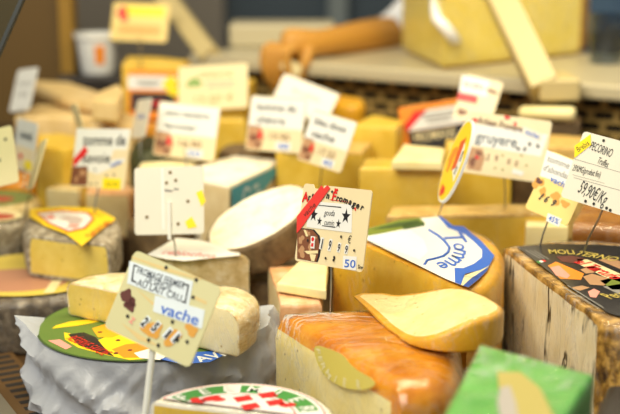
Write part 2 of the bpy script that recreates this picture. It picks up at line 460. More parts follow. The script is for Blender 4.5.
rindm('rind_pinkish', [(.3, '#c98a50'), (.5, '#dba878'), (.72, '#ecccaa')], 40, .5, .5)
rindm('rind_truffle', [(.34, '#3d2a16'), (.46, '#8a6426'), (.56, '#c79a48'), (.72, '#dcb973')], 60, .5, 1.2)
rindm('rind_brown', [(.3, '#8a5216'), (.6, '#b87c2a'), (.8, '#d29a48')], 30, .4, .4)
rindm('rind_darkgreen', [(.3, '#23240f'), (.6, '#3f4220'), (.8, '#5c5c34')], 60, .6, .6)
rindm('rind_comte', [(.3, '#b98e3e'), (.6, '#d7b468'), (.8, '#e4c88c')], 60, .6, .6)
rindm('rind_grapes', [(.3, '#4c3a24'), (.6, '#7b6342'), (.8, '#a08a64')], 60, .7, .8)
film('film', haze=.06); film('film_tight', haze=.11, sc=20, stretch=(.45, 1.2, .6), edge=.8); film('film_clear', haze=.03, edge=.35); film('film_thick', haze=.16, sc=26, edge=.6)

def paper_mat(name, c, trans=.35, alpha=1.0):
    m, n, b, o = nt(name); n.nodes.remove(b)
    d = n.nodes.new('ShaderNodeBsdfDiffuse'); d.inputs[0].default_value = lin(c)
    t = n.nodes.new('ShaderNodeBsdfTranslucent'); t.inputs[0].default_value = lin(c)
    g = n.nodes.new('ShaderNodeBsdfGlossy'); g.inputs['Roughness'].default_value = .35
    tr = n.nodes.new('ShaderNodeBsdfTransparent')
    u = n.nodes.new('ShaderNodeBump'); u.inputs['Strength'].default_value = .5; u.inputs['Distance'].default_value = .003
    n.links.new(mnoise(n, 40, 4, .5, None, 1.5), u.inputs['Height'])
    for k in (d, t, g): n.links.new(u.outputs[0], k.inputs['Normal'])
    prev = d.outputs[0]
    for node, f in ((t, trans), (g, .06), (tr, 1 - alpha)):
        x = n.nodes.new('ShaderNodeMixShader'); x.inputs[0].default_value = f
        n.links.new(prev, x.inputs[1]); n.links.new(node.outputs[0], x.inputs[2]); prev = x.outputs[0]
    n.links.new(prev, o.inputs[0]); MATS[name] = m
paper_mat('wax_paper', '#e4eaf4', .35, .68); paper_mat('white_paper', '#f4f2ec', .25)
def glass_mat(name, tint, rough=0.02):
    m, n, b, o = nt(name); n.nodes.remove(b)
    t = n.nodes.new('ShaderNodeBsdfTransparent'); t.inputs[0].default_value = lin(tint)
    g = n.nodes.new('ShaderNodeBsdfGlossy'); g.inputs['Roughness'].default_value = rough
    f = sheen(n)
    x = n.nodes.new('ShaderNodeMixShader'); n.links.new(f, x.inputs[0]); n.links.new(t.outputs[0], x.inputs[1]); n.links.new(g.outputs[0], x.inputs[2])
    n.links.new(x.outputs[0], o.inputs[0]); MATS[name] = m
glass_mat('pane', '#dfe8e2'); glass_mat('tumbler', '#d8dee2')

# ================================================================== the place: counter, back of the case, room behind
struct(mk('floor', *box((-4, -1.5, -.95), (4, 5.2, -.9)), M('floor_tile')))
struct(mk('wall_back', *box((-4, 4.2, -.9), (4, 4.3, 2.6)), M('wall_dark')))
for i, (x0, x1, mt) in enumerate(((-.9, -.28, 'post_warm'), (.36, 1.1, 'wall_navy'), (.06, .12, 'post_grey'), (1.0, 1.06, 'black_trim'))):
    struct(mk(f'trim_{i + 1}', *box((x0, 4.06, -.9), (x1, 4.2, 2.4)), M(mt)))
# display deck in three steps
deck = struct(mk('counter_deck', *box((-.75, .55, -.06), (.85, 2.6, 0)), M('deck')))
deck['label'] = 'brown display deck under the cheeses'
deck2 = struct(mk('counter_step', *box((-.62, 1.70, 0.0005), (.6, 1.94, .06)), M('deck')))
deck3 = struct(mk('counter_step', *box((-.72, 1.945, 0.0005), (.75, 2.6, .12)), M('deck')))
base = struct(mk('counter_base', *box((-.75, .62, -.899), (.85, 2.55, -.061)), M('case_brown')))
# slotted air grille and rail along the left front edge
A, B = on_z(-14, 350, .004), on_z(52, 428, .004)
dirg = (B - A).normalized(); out = Vector((dirg.y, -dirg.x, 0))
if out.x > 0: out = -out
g = root('air_grille', 'brown slotted air grille in the bottom left corner of the counter', 'grille', (A + B) / 2)
gp = Panel((A + B) / 2 + Vector((0, 0, .001)), dirg, -out if False else Vector((-dirg.y, dirg.x, 0)), g, .003)
gp.rect('plate', 0, 0, .34, .05, plain('grille_brown', '#644a2a', .4, .3), 0)
for k in range(17):
    gp.rect('slot', -.15 + k * .0185, .004, .009, .030, M('slot_dark'), 1)
g2 = root('front_rail', 'pale metal rail along the left front edge of the counter', 'rail', A + out * .05)
mk('rail', *beam(A - dirg * .02 + out * .036 + Vector((0, 0, .004)), B + dirg * .2 + out * .036 + Vector((0, 0, .004)), .016, .014), M('steel'), g2)
mk('seal', *beam(A - dirg * .02 + out * .051 + Vector((0, 0, .004)), B + dirg * .2 + out * .051 + Vector((0, 0, .004)), .012, .012), M('black_trim'), g2)
# glass end pane whose polished edge runs up the top left corner
e0, e1 = at_d(-26, 108, 1.38), at_d(40, -42, 1.38)
gv = (e1 - e0).normalized(); gn = Vector((-1.0, .25, .02)).normalized()
pv = [e0, e1, e1 + gn * .35, e0 + gn * .35]
nn = gv.cross(gn).normalized() * .004
gl = struct(mk('window_1', pv + [p + nn for p in pv], [(0, 1, 2, 3), (7, 6, 5, 4), (0, 4, 5, 1), (2, 6, 7, 3), (1, 5, 6, 2), (0, 3, 7, 4)], M('pane')))
mk('glass_edge', *beam(e0 - gn * .002 + nn * .5, e1 - gn * .002 + nn * .5, .0055, .0045, gn), plain('glass_edge', '#04100f', .5), gl)
# brown end wall of the case with its trim
struct(mk('wall_left', *box((-1.2, 2.36, .1), (-.47, 2.40, .95)), M('case_brown')))
struct(mk('trim_5', *box((-.47, 2.345, .1), (-.445, 2.40, .95)), M('case_trim')))
# ledge at the back: runs towards the camera on the right
P0, P1 = on_z(188, 53.5, .26), on_z(760, 96, .26)
ld = (P1 - P0).normalized(); lb = Vector((-ld.y, ld.x, 0))
if lb.y < 0: lb = -lb
def ledge(a, b, d0, d1, z0, z1):
    v = [P0.xy.to_3d() + ld * a + lb * d0, P0.xy.to_3d() + ld * b + lb * d0, P0.xy.to_3d() + ld * b + lb * d1, P0.xy.to_3d() + ld * a + lb * d1]
    return [p + Vector((0, 0, z0)) for p in v] + [p + Vector((0, 0, z1)) for p in v], box((0, 0, 0), (1, 1, 1))[1]
LL = (P1 - P0).length
sh = struct(add_bevel(mk('back_ledge', *ledge(0, LL, 0, .42, .235, .26), M('shelf_cream')), .006, 3))
# perforated dark grille below the ledge: a lattice of bars
bg = root('perforated_panel', 'dark perforated metal panel under the white ledge', 'panel', P0.xy.to_3d() + ld * LL * .5 + lb * .05 + Vector((0, 0, .121)))
mk('backing', *ledge(0, LL, .062, .068, .121, .234), M('slot_dark'), bg)
vs, fs = [], []
def add(v, f):
    b = len(vs); vs.extend(v); fs.extend([tuple(i + b for i in q) for q in f])
rows = 6
for j in range(rows + 1): z = .123 + j * .0181; add(*ledge(0, LL, .05, .056, z - .0032, z + .0032))
for j in range(rows):
    z = .123 + j * .0181
    k = 0
    while k * .042 < LL - .042:
        a = k * .042 + (.021 if j % 2 else 0); add(*ledge(a, a + .010, .0505, .0555, z + .003, z + .0151)); k += 1
mk('lattice', vs, fs, plain('lattice', '#b39452', .5), bg)
# slanting cream props that carry the glass
def prop(label, p, q, w, t, foot=None):
    r = root('slanted_strut', label, 'strut', p)
    add_bevel(mk('bar', *beam(p, q, w, t, (0, 1, 0)), M('strut_cream'), r), .004)
    if foot: add_bevel(mk('foot', *foot, M('strut_cream'), r), .005)
    return r
fp = at_d(546, 92, 1.86)
prop('thick cream slanted strut in front of the big yellow cheese block', fp, at_d(488, -28, 1.98), .043, .055,
     box((fp.x - .012, fp.y - .02, fp.z - .012), (fp.x + .048, fp.y + .085, fp.z + .022)))
prop('thin cream slanted strut on the left behind the tags', at_d(212, 58, 2.28), at_d(158, -14, 2.42), .034, .04)

# ================================================================== things on the back ledge
def zl(px, py): return on_z(px, py, .2605)
a, b_, c_, d_ = zl(442, 70), zl(580, 55), zl(560, 33), zl(402, 52)
cheese('cheese_block', 'huge yellow cheese block in glossy film on the back ledge', [a.xy, b_.xy, (b_.xy + Vector((.03, .08))), (d_.xy + Vector((.13, .10))), d_.xy], ['c', 'r', 'r', 'c', 'c'], .2605, .2, 'paste_emmental', 'rind_gold',
       r=.02, rt=.004, wrap='film_clear', step=.02, e=.004, ce=.012, sm=0)
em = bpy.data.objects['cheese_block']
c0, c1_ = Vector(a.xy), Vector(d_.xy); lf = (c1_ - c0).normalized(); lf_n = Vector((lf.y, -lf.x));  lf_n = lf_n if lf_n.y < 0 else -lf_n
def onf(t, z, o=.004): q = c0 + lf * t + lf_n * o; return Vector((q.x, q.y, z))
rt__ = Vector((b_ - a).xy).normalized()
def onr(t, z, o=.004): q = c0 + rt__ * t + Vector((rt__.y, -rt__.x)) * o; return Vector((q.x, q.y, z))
mk('film_glint', *tube([onf(.055, .2605 + .115), onf(.035, .2605 + .098, .006), onf(.012, .2605 + .083, .007), onr(.006, .2605 + .064, .006), onr(.020, .2605 + .050, .005), onr(.034, .2605 + .046)], [.004, .008, .010, .010, .011, .005], 10), plain('glint_white', '#f6f6f2', .12), em, 60)  # bright reflection on the film, shaped as a raised white strip
# tub, glass tumbler
tp = at_d(99, 72, 2.34)
tz = tp.z - .002; t_ = root('tub', 'white plastic tub at the back left beside the brown end wall', 'tub', (tp.x, tp.y, tz), None)
mk('tub_body', *lathe([(.001, 0), (.03, 0), (.033, .006), (.041, .074), (.0395, .074), (.031, .008)], (tp.x, tp.y, tz)), M('tub_white'), t_, 40)
mk('rim', *lathe([(.0405, .066), (.044, .067), (.044, .076), (.0405, .076)], (tp.x, tp.y, tz)), M('sticker_white'), t_, 40)
vs, fs = lathe([(.0355, .02), (.0402, .055)], (tp.x, tp.y, tz), 40)
mk('orange_mark', [Vector(v) for v in vs], [f for i, f in enumerate(fs) if 30 <= i % 40 <= 32], M('print_orange'), t_, 40)
sp = root('crate', 'dark crate standing under the white plastic tub', 'crate', (tp.x, tp.y + .01, .1205))
add_bevel(mk('crate_body', *box((tp.x - .07, tp.y - .055, .1205), (tp.x + .11, tp.y + .1, tz - .001)), M('crate_dark'), sp), .004)
gq = zl(606, 63); gq = Vector((gq.x, gq.y, .2605))
gt = root('glass_tumbler', 'clear glass tumbler at the right end of the white ledge', 'glass', gq)
mk('glass_body', *lathe([(.001, .0), (.026, .0), (.028, .004), (.031, .085), (.0295, .085), (.0265, .008), (.001, .007)], gq, 32), M('tumbler'), gt, 40)
wt = zl(252, 48)
tr = root('white_tray', 'low white tray on the ledge left of the reaching arm', 'tray', (wt.x, wt.y, .2605))
add_bevel(mk('tray_body', *box((wt.x - .045, wt.y + .01, .2605), (wt.x + .16, wt.y + .13, .305)), M('shelf_cream'), tr), .006)

# ================================================================== person reaching over the ledge
def skin(name, pts, edges, mat, parent, sub=2):
    off = parent.location if parent else Vector()
    me = bpy.data.meshes.new(name); me.from_pydata([tuple(Vector(p[0]) - off) for p in pts], edges, [])
    me.materials.append(mat); o = bpy.data.objects.new(name, me); COL.objects.link(o); o.parent = parent
    bm = bmesh.new(); bm.from_mesh(me); L = bm.verts.layers.skin.verify()
    for v, p in zip(bm.verts, pts): v[L].radius = (p[1], p[2] if len(p) > 2 else p[1])
    list(bm.verts)[0][L].use_root = True
    bm.to_mesh(me); bm.free()
    o.modifiers.new('skin', 'SKIN').use_smooth_shade = True
    s = o.modifiers.new('sub', 'SUBSURF'); s.levels = sub; s.render_levels = sub
    return o
wr = at_d(317, 43, 2.20); el = at_d(400, 33, 2.48); kn = at_d(281, 46, 2.15)
px0, py0 = .52, 2.76
shl = Vector((px0 - .15, py0, .56))
per = root('person', 'person reaching an arm out of a white sleeve across the ledge', 'person', (px0, py0, -.9))
pts = [((px0, py0, .05), .13, .10), ((px0, py0, .25), .14, .1), ((px0, py0, .45), .16, .1), ((px0, py0, .60), .07, .07), ((px0, py0 - .01, .67), .05, .05),
       ((px0, py0 - .03, .74), .075, .085), ((px0, py0 - .03, .83), .078, .092), ((px0, py0 - .02, .89), .045, .05),
       (shl, .055), ((el + shl) / 2 + Vector((.03, .03, -.03)), .047), (el, .040), ((el * .55 + wr * .45), .036), (wr, .024), ((wr + kn) / 2, .026, .032), (kn, .017, .036),
       ((px0 + .17, py0, .54), .055), ((px0 + .24, py0 + .02, .28), .045), ((px0 + .22, py0 - .08, .06), .03),
       ((px0 - .1, py0, -.02), .085), ((px0 - .1, py0, -.42), .06), ((px0 - .1, py0 + .02, -.84), .04), ((px0 - .1, py0 - .14, -.865), .03),
       ((px0 + .1, py0, -.02), .085), ((px0 + .1, py0, -.42), .06), ((px0 + .1, py0 + .02, -.84), .04), ((px0 + .1, py0 - .14, -.865), .03)]
ed = [(0, 1), (1, 2), (2, 3), (3, 4), (4, 5), (5, 6), (6, 7), (2, 8), (8, 9), (9, 10), (10, 11), (11, 12), (12, 13), (13, 14), (2, 15), (15, 16), (16, 17), (0, 18), (18, 19), (19, 20), (20, 21), (0, 22), (22, 23), (23, 24), (24, 25)]
skin('body', pts, ed, M('skin'), per)
ax = (kn - wr).normalized(); lat = ax.cross(Vector((0, 0, 1))).normalized(); dn = Vector((0, 0, -1))
for i, (o_, l) in enumerate(((.030, .85), (.011, 1.0), (-.009, .96), (-.028, .78))):
    b0 = kn + lat * o_ - ax * .012
    q = [(b0, .010), (b0 + ax * .024 + dn * .008, .0095), (b0 + (ax * .030 + dn * .040) * l, .009), (b0 + (ax * .022 + dn * .066) * l, .008), (b0 + (ax * .008 + dn * .082) * l, .0065)]
    skin('finger', q, [(0, 1), (1, 2), (2, 3), (3, 4)], M('skin'), per, 2)
b0 = (wr * .55 + kn * .45) - lat * .026
skin('thumb', [(b0, .013), (b0 + ax * .016 + dn * .026 - lat * .006, .011), (b0 + ax * .024 + dn * .046, .010), (b0 + ax * .022 + dn * .064, .008)], [(0, 1), (1, 2), (2, 3)], M('skin'), per, 2)
sv = (el - wr).normalized()
skin('sleeve', [(el - sv * .085, .041), (el, .050), ((el + shl) / 2 + Vector((.03, .03, -.03)), .06), (shl, .075), ((px0 - .02, py0, .50), .13, .1)], [(0, 1), (1, 2), (2, 3), (3, 4)], M('shirt'), per)
skin('shirt', [((px0, py0, .42), .18, .125), ((px0, py0, .28), .17, .125), ((px0, py0, .08), .165, .13), ((px0, py0, -.04), .17, .13), ((px0 + .16, py0, .52), .085), ((px0 + .24, py0 + .02, .28), .062)], [(0, 1), (1, 2), (2, 3), (0, 4), (4, 5)], M('apron'), per)
skin('hair', [((px0, py0 + .01, .80), .085, .09), ((px0, py0 + .02, .88), .078, .08)], [(0, 1)], M('hair'), per)
sl = tag('small pale slip held in the fingers of the reaching hand', (284, 56), (302, 66), (281, 68), (2.12, 2.14, 2.12), 'print_cream', name='paper_slip', rad=.001)
sl.root['category'] = 'paper'; del sl.root['group']

# ================================================================== cheeses, front to back
ch = cheese
# centre: gouda with cumin, cling-wrapped, and the chunk resting on it
fA = flat(.12, (276, 313), (402, 392), (446, 388), (466, 354), (456, 326), (414, 306))
ch('cumin_gouda', 'large cling-wrapped cumin gouda wedge under the tag with four stars', fA, 'crrrrc', 0, .12, 'paste_cumin', 'rind_orange', r=.026, rt=.017, sm=2, wrap='film_tight', crown=.003, e=.006, ce=.010, wamp=.002)
gouda = bpy.data.objects['cumin_gouda']
a0, a1 = Vector(fA[0]), Vector(fA[1]); uu = (a1 - a0).normalized()
gpn = Panel(((a0 + a1) / 2).to_3d() + Vector((0, 0, .06)) + Vector((uu.y, -uu.x, 0)) * .0056, uu.to_3d(), (0, 0, 1), gouda, .0003)
gpn.poly('film_label', smooth_run([gpn.px(*q) for q in ((313, 344), (316, 360), (323, 374), (335, 384), (350, 389.5), (366, 390), (377, 385), (372, 378), (360, 372), (350, 364), (344, 355), (330, 349))], ['r'] * 12, 3)[0], plain('label_ghost', '#dccc62', .3), 1)
gpn.text([(c_, *gpn.px(x, y), .0085, None, r_, 0, .02) for c_, x, y, r_ in (('F', 319, 351, -80), ('E', 321, 358.5, -72), ('R', 324, 366, -60), ('M', 329, 373.5, -45), ('I', 336, 378.5, -30), ('E', 345, 382, -12), ('R', 359, 384.5, 8))], plain('ghost_text', '#efe6b4', .4), 3, 'lettering', bpy.data.objects['film_label'])
zB = lambda px: .1255 + .029 * min(1, max(0, (px - 395) / 90))
fB = [tuple(on_z(px, py, zB(px)).xy) for px, py in ((351, 294), (365, 307), (380, 321), (397, 334), (415, 338.5), (440, 335), (465, 328), (490, 319), (506, 310), (499, 301), (460, 293.5), (394, 294))]
xa, xb = on_z(395, 320, .127).x, on_z(485, 320, .154).x
def wB(v):
    t = min(1, max(0, (v.x - xa) / (xb - xa))); t = t * t * (3 - 2 * t)
    return Vector((v.x, v.y, .1235 + (v.z - .1235) * (.0034 + .0288 * t) / .031))
ch('gouda_chunk', 'pale yellow cumin cheese chunk lying on top of the wrapped gouda', fB, 'r', .1235, .031, 'paste_cumin_top', 'rind_gold', rtop='p', r=.006, rt=.002, sm=1, crown=.001, amp=.0009, warp=wB, wrap='film_clear', wgrow=.0006)
# tomme with the folded white and blue label
fC = flat(.15, (334, 233), (468, 291), (490, 285), (504, 269), (506, 250), (492, 236), (468, 226))
tm = ch('tomme_wedge', 'golden cheese wedge under a folded white and blue Tomme label', fC, 'crrrrrc', 0, .15, 'paste_gold', 'rind_gold', r=.012, rt=.002, sm=2, wrap='film_clear')
O = on_z(436, 250, .153); U = on_z(494, 262, .153) - on_z(368, 232, .153)
lp = Panel(O, U, Vector((0, 0, 1)).cross(U), tm, .001)
def inv(p, px, py, z):
    w = on_z(px, py, z) - p.O; return (w.dot(p.U), w.dot(p.V))
L = lambda *q: [inv(lp, x, y, .153) for x, y in q]
outl = L((366, 229), (400, 220), (440, 216.5), (453, 226), (463.5, 226.5), (482, 242), (494.5, 256), (489, 266), (480, 270.5), (465, 274), (461, 285), (446, 279), (367, 240))
lab = lp.poly('folded_label', outl, M('label_paper'), 1)
lp.poly('blue_border', L((438, 216.7), (441, 216.5), (453, 226), (463.5, 226.5), (482, 242), (494.5, 256), (489, 266), (480, 270.5), (465, 274), (461, 285), (455, 282.5), (454.5, 268), (463, 268.5), (474, 264), (482, 257.5), (482, 250), (474, 242), (465, 234.5), (459, 232), (448, 228)), M('print_blue'), 2, lab)
lp.poly('landscape_print', L((367, 229), (400, 220), (420, 218), (425, 224), (400, 230), (380, 234), (367, 236)), M('print_olive'), 2, lab)
lp.many('landscape_print', [L((372, 230), (398, 223), (418, 220), (421, 223), (396, 228)), L((402, 226), (424, 222), (425, 226), (404, 230))], M('print_darkgreen'), 3, lab)
lp.poly('sky_print', L((367, 237), (384, 234), (410, 230), (424, 240), (428, 252), (420, 260), (366, 240)), M('print_paleblue'), 2, lab)
cv = [L(q) for q in ((429, 230.5), (438, 236), (445, 242), (449.5, 248), (448, 253), (443, 257), (434, 259.5), (427, 261), (424.5, 265))]
vs, fs = tube([lp.w(*q[0], .0006) for q in cv], .0016, 6); mk('blue_curve', vs, fs, M('print_blue'), lab, 60)
for i, (chh, x, y, rt) in enumerate((('T', 454.5, 238, (20, -1, 7, 10)), ('o', 459, 247, (11, 1, 1, 7)), ('m', 459.5, 254, (12, 3, -3, 9)), ('m', 453.5, 261, (10, 6, -9, 7)), ('e', 443, 265.5, (6, 6, -9, 2)))):
    gv, gf, gw = glyphs(chh, .012); hi = max(q[1] for q in gv); ux, uy, rx, ry = rt
    pts_ = [L((x + (gx / gw - .5) * rx + (gy / hi - .5) * ux, y + (gx / gw - .5) * ry + (gy / hi - .5) * uy))[0] for gx, gy in gv]
    mk('lettering', [lp.w(*q, 3 * LAY) for q in pts_], gf, M('print_blue'), lab)
# the part of the label folded over the front edge
fl_ = lp.poly('folded_flap', L((461, 285), (463.5, 276), (482, 269.5), (489, 266), (487, 271), (478, 280), (468.5, 287.5)), M('print_cream'), 1, lab)
lp.poly('blue_border', L((463, 286), (470, 279.5), (489, 266.5), (487, 271), (478, 280), (468.5, 287.5)), plain('print_deepblue', '#17479c', .42), 2, lab)
lp.text([('AU LAIT', *L((470, 277))[0], .007, .016, 18, 0, 0)], M('print_grey'), 2, 'lettering', lab)
# small pieces between
fE = flat(.10, (268, 266), (281, 303), (322, 303), (322, 264))
ch('washed_cheese', 'pinkish orange-rind cheese block behind the wrapped gouda', fE, 'crrc', 0, .10, 'paste_beige', 'rind_pinkish', r=.006, rt=.004, amp=.0008)
fD = flat(.113, (277, 282), (299, 260), (328, 263), (326, 290))
ch('cheese_slice', 'small pale yellow cheese slice lying on the pinkish rind block', fD, 'c', .1015, .011, 'paste_pale', 'rind_gold', rtop='p', rind_strip=False, r=.002, rt=.002)
# right: truffle pecorino with black label
fF = flat(.15, (503, 247), (601, 322), (640, 332), (700, 322), (745, 292), (724, 262), (665, 246), (605, 240), (550, 240))
tf = ch('truffle_cheese', 'big truffle-veined cheese with a black printed label at the right edge', fF, 'crrrrrrrr', 0, .15, 'paste_truffle', 'rind_truffle', r=.010, rt=.006, sm=1, wrap='film', amp=.0009)
zt = .1525
O = on_z(600, 275, zt); U = on_z(680, 268, zt) - on_z(560, 268, zt)
fp_ = Panel(O, U, Vector((0, 0, 1)).cross(U), tf, .0008)
T = lambda *q: [inv(fp_, x, y, zt) for x, y in q]
bl = fp_.poly('black_label', T((517, 247), (548, 244), (604, 245), (662, 251), (712, 266), (730, 292), (694, 314), (640, 322), (608, 313), (560, 280)), M('label_black'), 1)
fp_.poly('picture_print', T((548, 266), (556, 262), (584, 274), (581, 280), (560, 279)), M('print_orange'), 2, bl)
fp_.poly('picture_print', T((550, 268), (559, 266), (570, 276), (567, 279), (556, 276)), M('print_pink'), 3, bl)
fp_.many('picture_print', [T((583, 277), (592, 274), (612, 280), (604, 286), (590, 285)), T((580, 270), (592, 266), (602, 269), (594, 273), (586, 274))], M('print_tan'), 2, bl)
fp_.poly('picture_print', T((588, 292), (594, 289), (600, 292), (596, 298), (590, 297)), M('print_pink'), 2, bl)
fp_.poly('white_backing', T((577, 259), (588, 260), (602, 266), (622, 275), (622, 283), (604, 277), (588, 269), (578, 264)), M('print_cream'), 2, bl)
for q_, m_ in ((((600, 281), (616, 277), (640, 283), (630, 290), (612, 290)), 'print_olive'), (((556, 257), (572, 256), (586, 259), (577, 264), (562, 262)), 'print_maroon'), (((598, 260), (612, 259), (640, 268), (622, 270)), 'print_tan'), (((570, 288), (582, 286), (590, 288), (580, 291)), 'print_tan'), (((603, 287), (622, 284), (640, 289), (620, 295)), 'print_grey')):
    fp_.poly('food_print', T(*q_), M(m_), 2, bl)
fp_.poly('flag_print', T((536, 262), (538.5, 261.3), (541.5, 263), (539, 263.8)), M('print_green'), 2, bl)
fp_.poly('flag_print', T((538.5, 261.3), (541, 260.6), (544, 262.2), (541.5, 263)), M('sticker_white'), 2, bl)
fp_.poly('flag_print', T((541, 260.6), (543.5, 260), (546.5, 261.4), (544, 262.2)), M('print_red'), 2, bl)
def ttext(st, x0, y0, x1, y1, h, mat, lay=3, bold=0, shear=0, v=0):
    a, b = Vector(T((x0, y0))[0]), Vector(T((x1, y1))[0]); d = b - a
    fp_.text([(st, (a.x + b.x) / 2, (a.y + b.y) / 2, h, d.length, math.degrees(math.atan2(d.y, d.x)), shear, bold)], mat, lay, 'lettering', bl)
ttext('MOLI', 548, 252, 574, 252.5, .018, M('print_gold'), bold=.012)
ttext('TERNO', 577, 253, 618, 260, .018, M('print_gold'), bold=.012)
ttext('al', 579, 261.5, 587, 264, .017, M('print_red'), bold=.02)
ttext('Tartufo', 589, 265.5, 620, 279, .017, M('print_red'), bold=.02)
ttext('Pecorino', 604, 297, 640, 291, .018, M('print_gold'), bold=.01)
fp_.many('small_print', [[tuple(Vector(T((525 + k * 4.2, 250.5 + k * .2))[0])), tuple(Vector(T((526 + k * 4.2, 250.3 + k * .2))[0])), tuple(Vector(T((541 + k * 4.2, 259 + k * .3))[0])), tuple(Vector(T((540 + k * 4.2, 259.2 + k * .3))[0]))] for k in range(3)], M('print_grey'), 2, bl)
fp_.many('small_print', [T((562 + k * 5, 287 - k), (563 + k * 5, 286.6 - k), (600 + k * 4, 309 - k), (599 + k * 4, 309.4 - k)) for k in range(2)], M('print_grey'), 2, bl)
# green wedge in the foreground, dark one beside it
fG = flat(.165, (480, 344), (594, 374), (566, 418), (545, 452), (420, 452), (442, 416))
gw = ch('green_cheese_wedge', 'green wrapped cheese wedge close to the camera at the bottom right', fG, 'c', 0, .165, 'paste_green', 'rind_gold', rtop='p', rind_strip=False, r=.004, e=.003, wrap='film')
zg = .1678
O = on_z(500, 400, zg); gpn = Panel(O, (1, 0, 0), (0, 1, 0), gw, .0003)
Q = lambda *q: [inv(gpn, x, y, zg) for x, y in q]
gb = gpn.poly('pale_label', Q((497, 372), (520, 372), (540, 388), (556, 420), (548, 440), (500, 440), (500, 400)), plain('label_sand', '#b9ab62', .4), 1)
gpn.poly('grey_patch', Q((500, 388), (510, 386), (516, 404), (520, 432), (502, 432), (497, 402)), plain('label_lilac', '#b3ada6', .4), 2, gb)
fK = flat(.11, (607, 384), (660, 384), (660, 450), (582, 450), (590, 420))
ch('dark_cheese', 'dark waxed cheese beside the green wedge in the bottom right corner', fK, 'r', 0, .11, 'paste_gold', 'crate_dark', r=.008, sm=0)
# front wheel with the red, white and green label
zH = .09
fH0 = Vector((-.064, .978)); RH = .087
fH = [tuple(fH0 + Vector((math.cos(R_(a)), math.sin(R_(a)))) * RH) for a in range(-6, 153, 12)]
fw = ch('fermier_wheel', 'cut cheese wheel with a red, white and green label at the bottom edge', fH, ['r'] * (len(fH) - 1) + ['c'], 0, zH, 'paste_yellow', 'rind_white', r=.006, rt=.003, wrap='film')
wp = Panel((fH0.x, fH0.y, zH + .0022), (1, 0, 0), (0, 1, 0), fw, .0003)
cutd = (Vector(fH[0]) - Vector(fH[-1])).normalized()
def half(r, n=40):
    """disc kept on the uncut side"""
    P_ = [(r * math.cos(2 * math.pi * k / n), r * math.sin(2 * math.pi * k / n)) for k in range(n)]
    a = Vector(fH[-1]) - fH0; nrm = Vector((-cutd.y, cutd.x)); o_ = []
    for i in range(n):
        p, q = Vector(P_[i]), Vector(P_[(i + 1) % n]); dp, dq = (p - a).dot(nrm) - .003, (q - a).dot(nrm) - .003
        if dp >= 0: o_.append(tuple(p))
        if dp * dq < 0: o_.append(tuple(p.lerp(q, dp / (dp - dq))))
    return o_
hl = wp.poly('round_label', half(.080), M('sticker_white'), 1)
wp.poly('red_ring', half(.078), M('print_red'), 2, hl); wp.poly('white_ring', half(.0765), M('sticker_white'), 3, hl)
def band(r0, r1, a0, a1, n=14): return arc(0, 0, r1, a0, a1, n) + arc(0, 0, r0, a0, a1, n)[::-1]
wp.poly('green_band', band(.056, .073, 12, 60), M('print_green'), 4, hl); wp.poly('green_band', band(.056, .073, 72, 88), M('print_green'), 4, hl)
wp.poly('green_band', band(.056, .073, 100, 142), M('print_green'), 4, hl)
wp.arctext('FERMIER', 0, 0, .0645, 138, 16, .013, M('sticker_white'), 6, parent=hl, bold=.02)
wp.poly('red_ring', half(.053), M('print_red'), 4, hl); wp.poly('white_ring', half(.0515), M('sticker_white'), 5, hl)
for i, pl_ in enumerate([[(x * .92 - y * .38 + .020, x * .38 + y * .92 + .036) for x, y in rct(*q)] for q in ((-.0115, .0095, .015, .012), (.0115, .0095, .015, .012), (-.0115, -.0095, .015, .012), (.0115, -.0095, .015, .012))]): wp.poly('red_square', pl_, M('print_red'), 6, hl)
for pl_ in [blob(-.020, .040, .008, 3), blob(.044, .026, .006, 4), blob(-.034, .036, .006, 9)]: wp.poly('red_print', pl_, M('print_red'), 6, hl)

# left front: big round cheese in white paper with its round label, two soft cheese halves on it
ci = Vector((-.177, 1.270)); RI = .110; zi = .073
fI = [tuple(ci + Vector((math.cos(R_(a)), math.sin(R_(a)))) * RI) for a in range(0, 360, 12)]
pw = ch('paper_wrapped_wheel', 'round cheese in crumpled white paper with a green and yellow label', fI, 'r', .001, zi, 'paste_soft', 'rind_darkgrey', r=.008, amp=.0008)
nA = 260
lv = [(.016 - .014 * (k / 15) ** .7, .002 + .0725 * k / 15) for k in range(16)]
vs, fs = [], []
for j, (dr, z) in enumerate(lv):
    for k in range(nA):
        a = 2 * math.pi * k / nA
        dl = lambda c_, w_: max(0, 1 - abs((math.degrees(a) - c_ + 180) % 360 - 180) / w_)
        fold = 1 - 2.2 * abs(noise.noise(Vector((math.cos(a) * 2.2 + z * 18, math.sin(a) * 2.2 - z * 8, z * 16)))) - .9 * abs(noise.noise(Vector((math.cos(a) * 4.5 - z * 34, math.sin(a) * 4.5 + z * 20, z * 26 + 3)))) - .25 * abs(noise.noise(Vector((math.cos(a) * 12, math.sin(a) * 12, z * 60))))
        right = min(1, 1.5 * dl(-9, 42)); left = dl(184, 20); fold *= 1 - .9 * dl(75, 80); dr *= 1 - .9 * dl(75, 75)
        tz_ = z / .0745; rr = RI + .002 + .006 * (1 - tz_ ** 4) + dr + .014 * fold * (1 - .85 * tz_ ** 4 * (1 - max(right, left))) + right * (.026 - .004 * tz_) + left * .016 * tz_
        rr = max(rr, RI + .0035)
        zz = z + tz_ ** 2 * (right * .020 + left * .014) + (.003 * fold * (max(right, left) + (1 - tz_) * .6) if j > 1 else 0)
        vs.append((ci.x + rr * math.cos(a), ci.y + rr * math.sin(a), max(.0015, zz)))
for j in range(len(lv) - 1):
    for k in range(nA): fs.append((j * nA + k, j * nA + (k + 1) % nA, (j + 1) * nA + (k + 1) % nA, (j + 1) * nA + k))
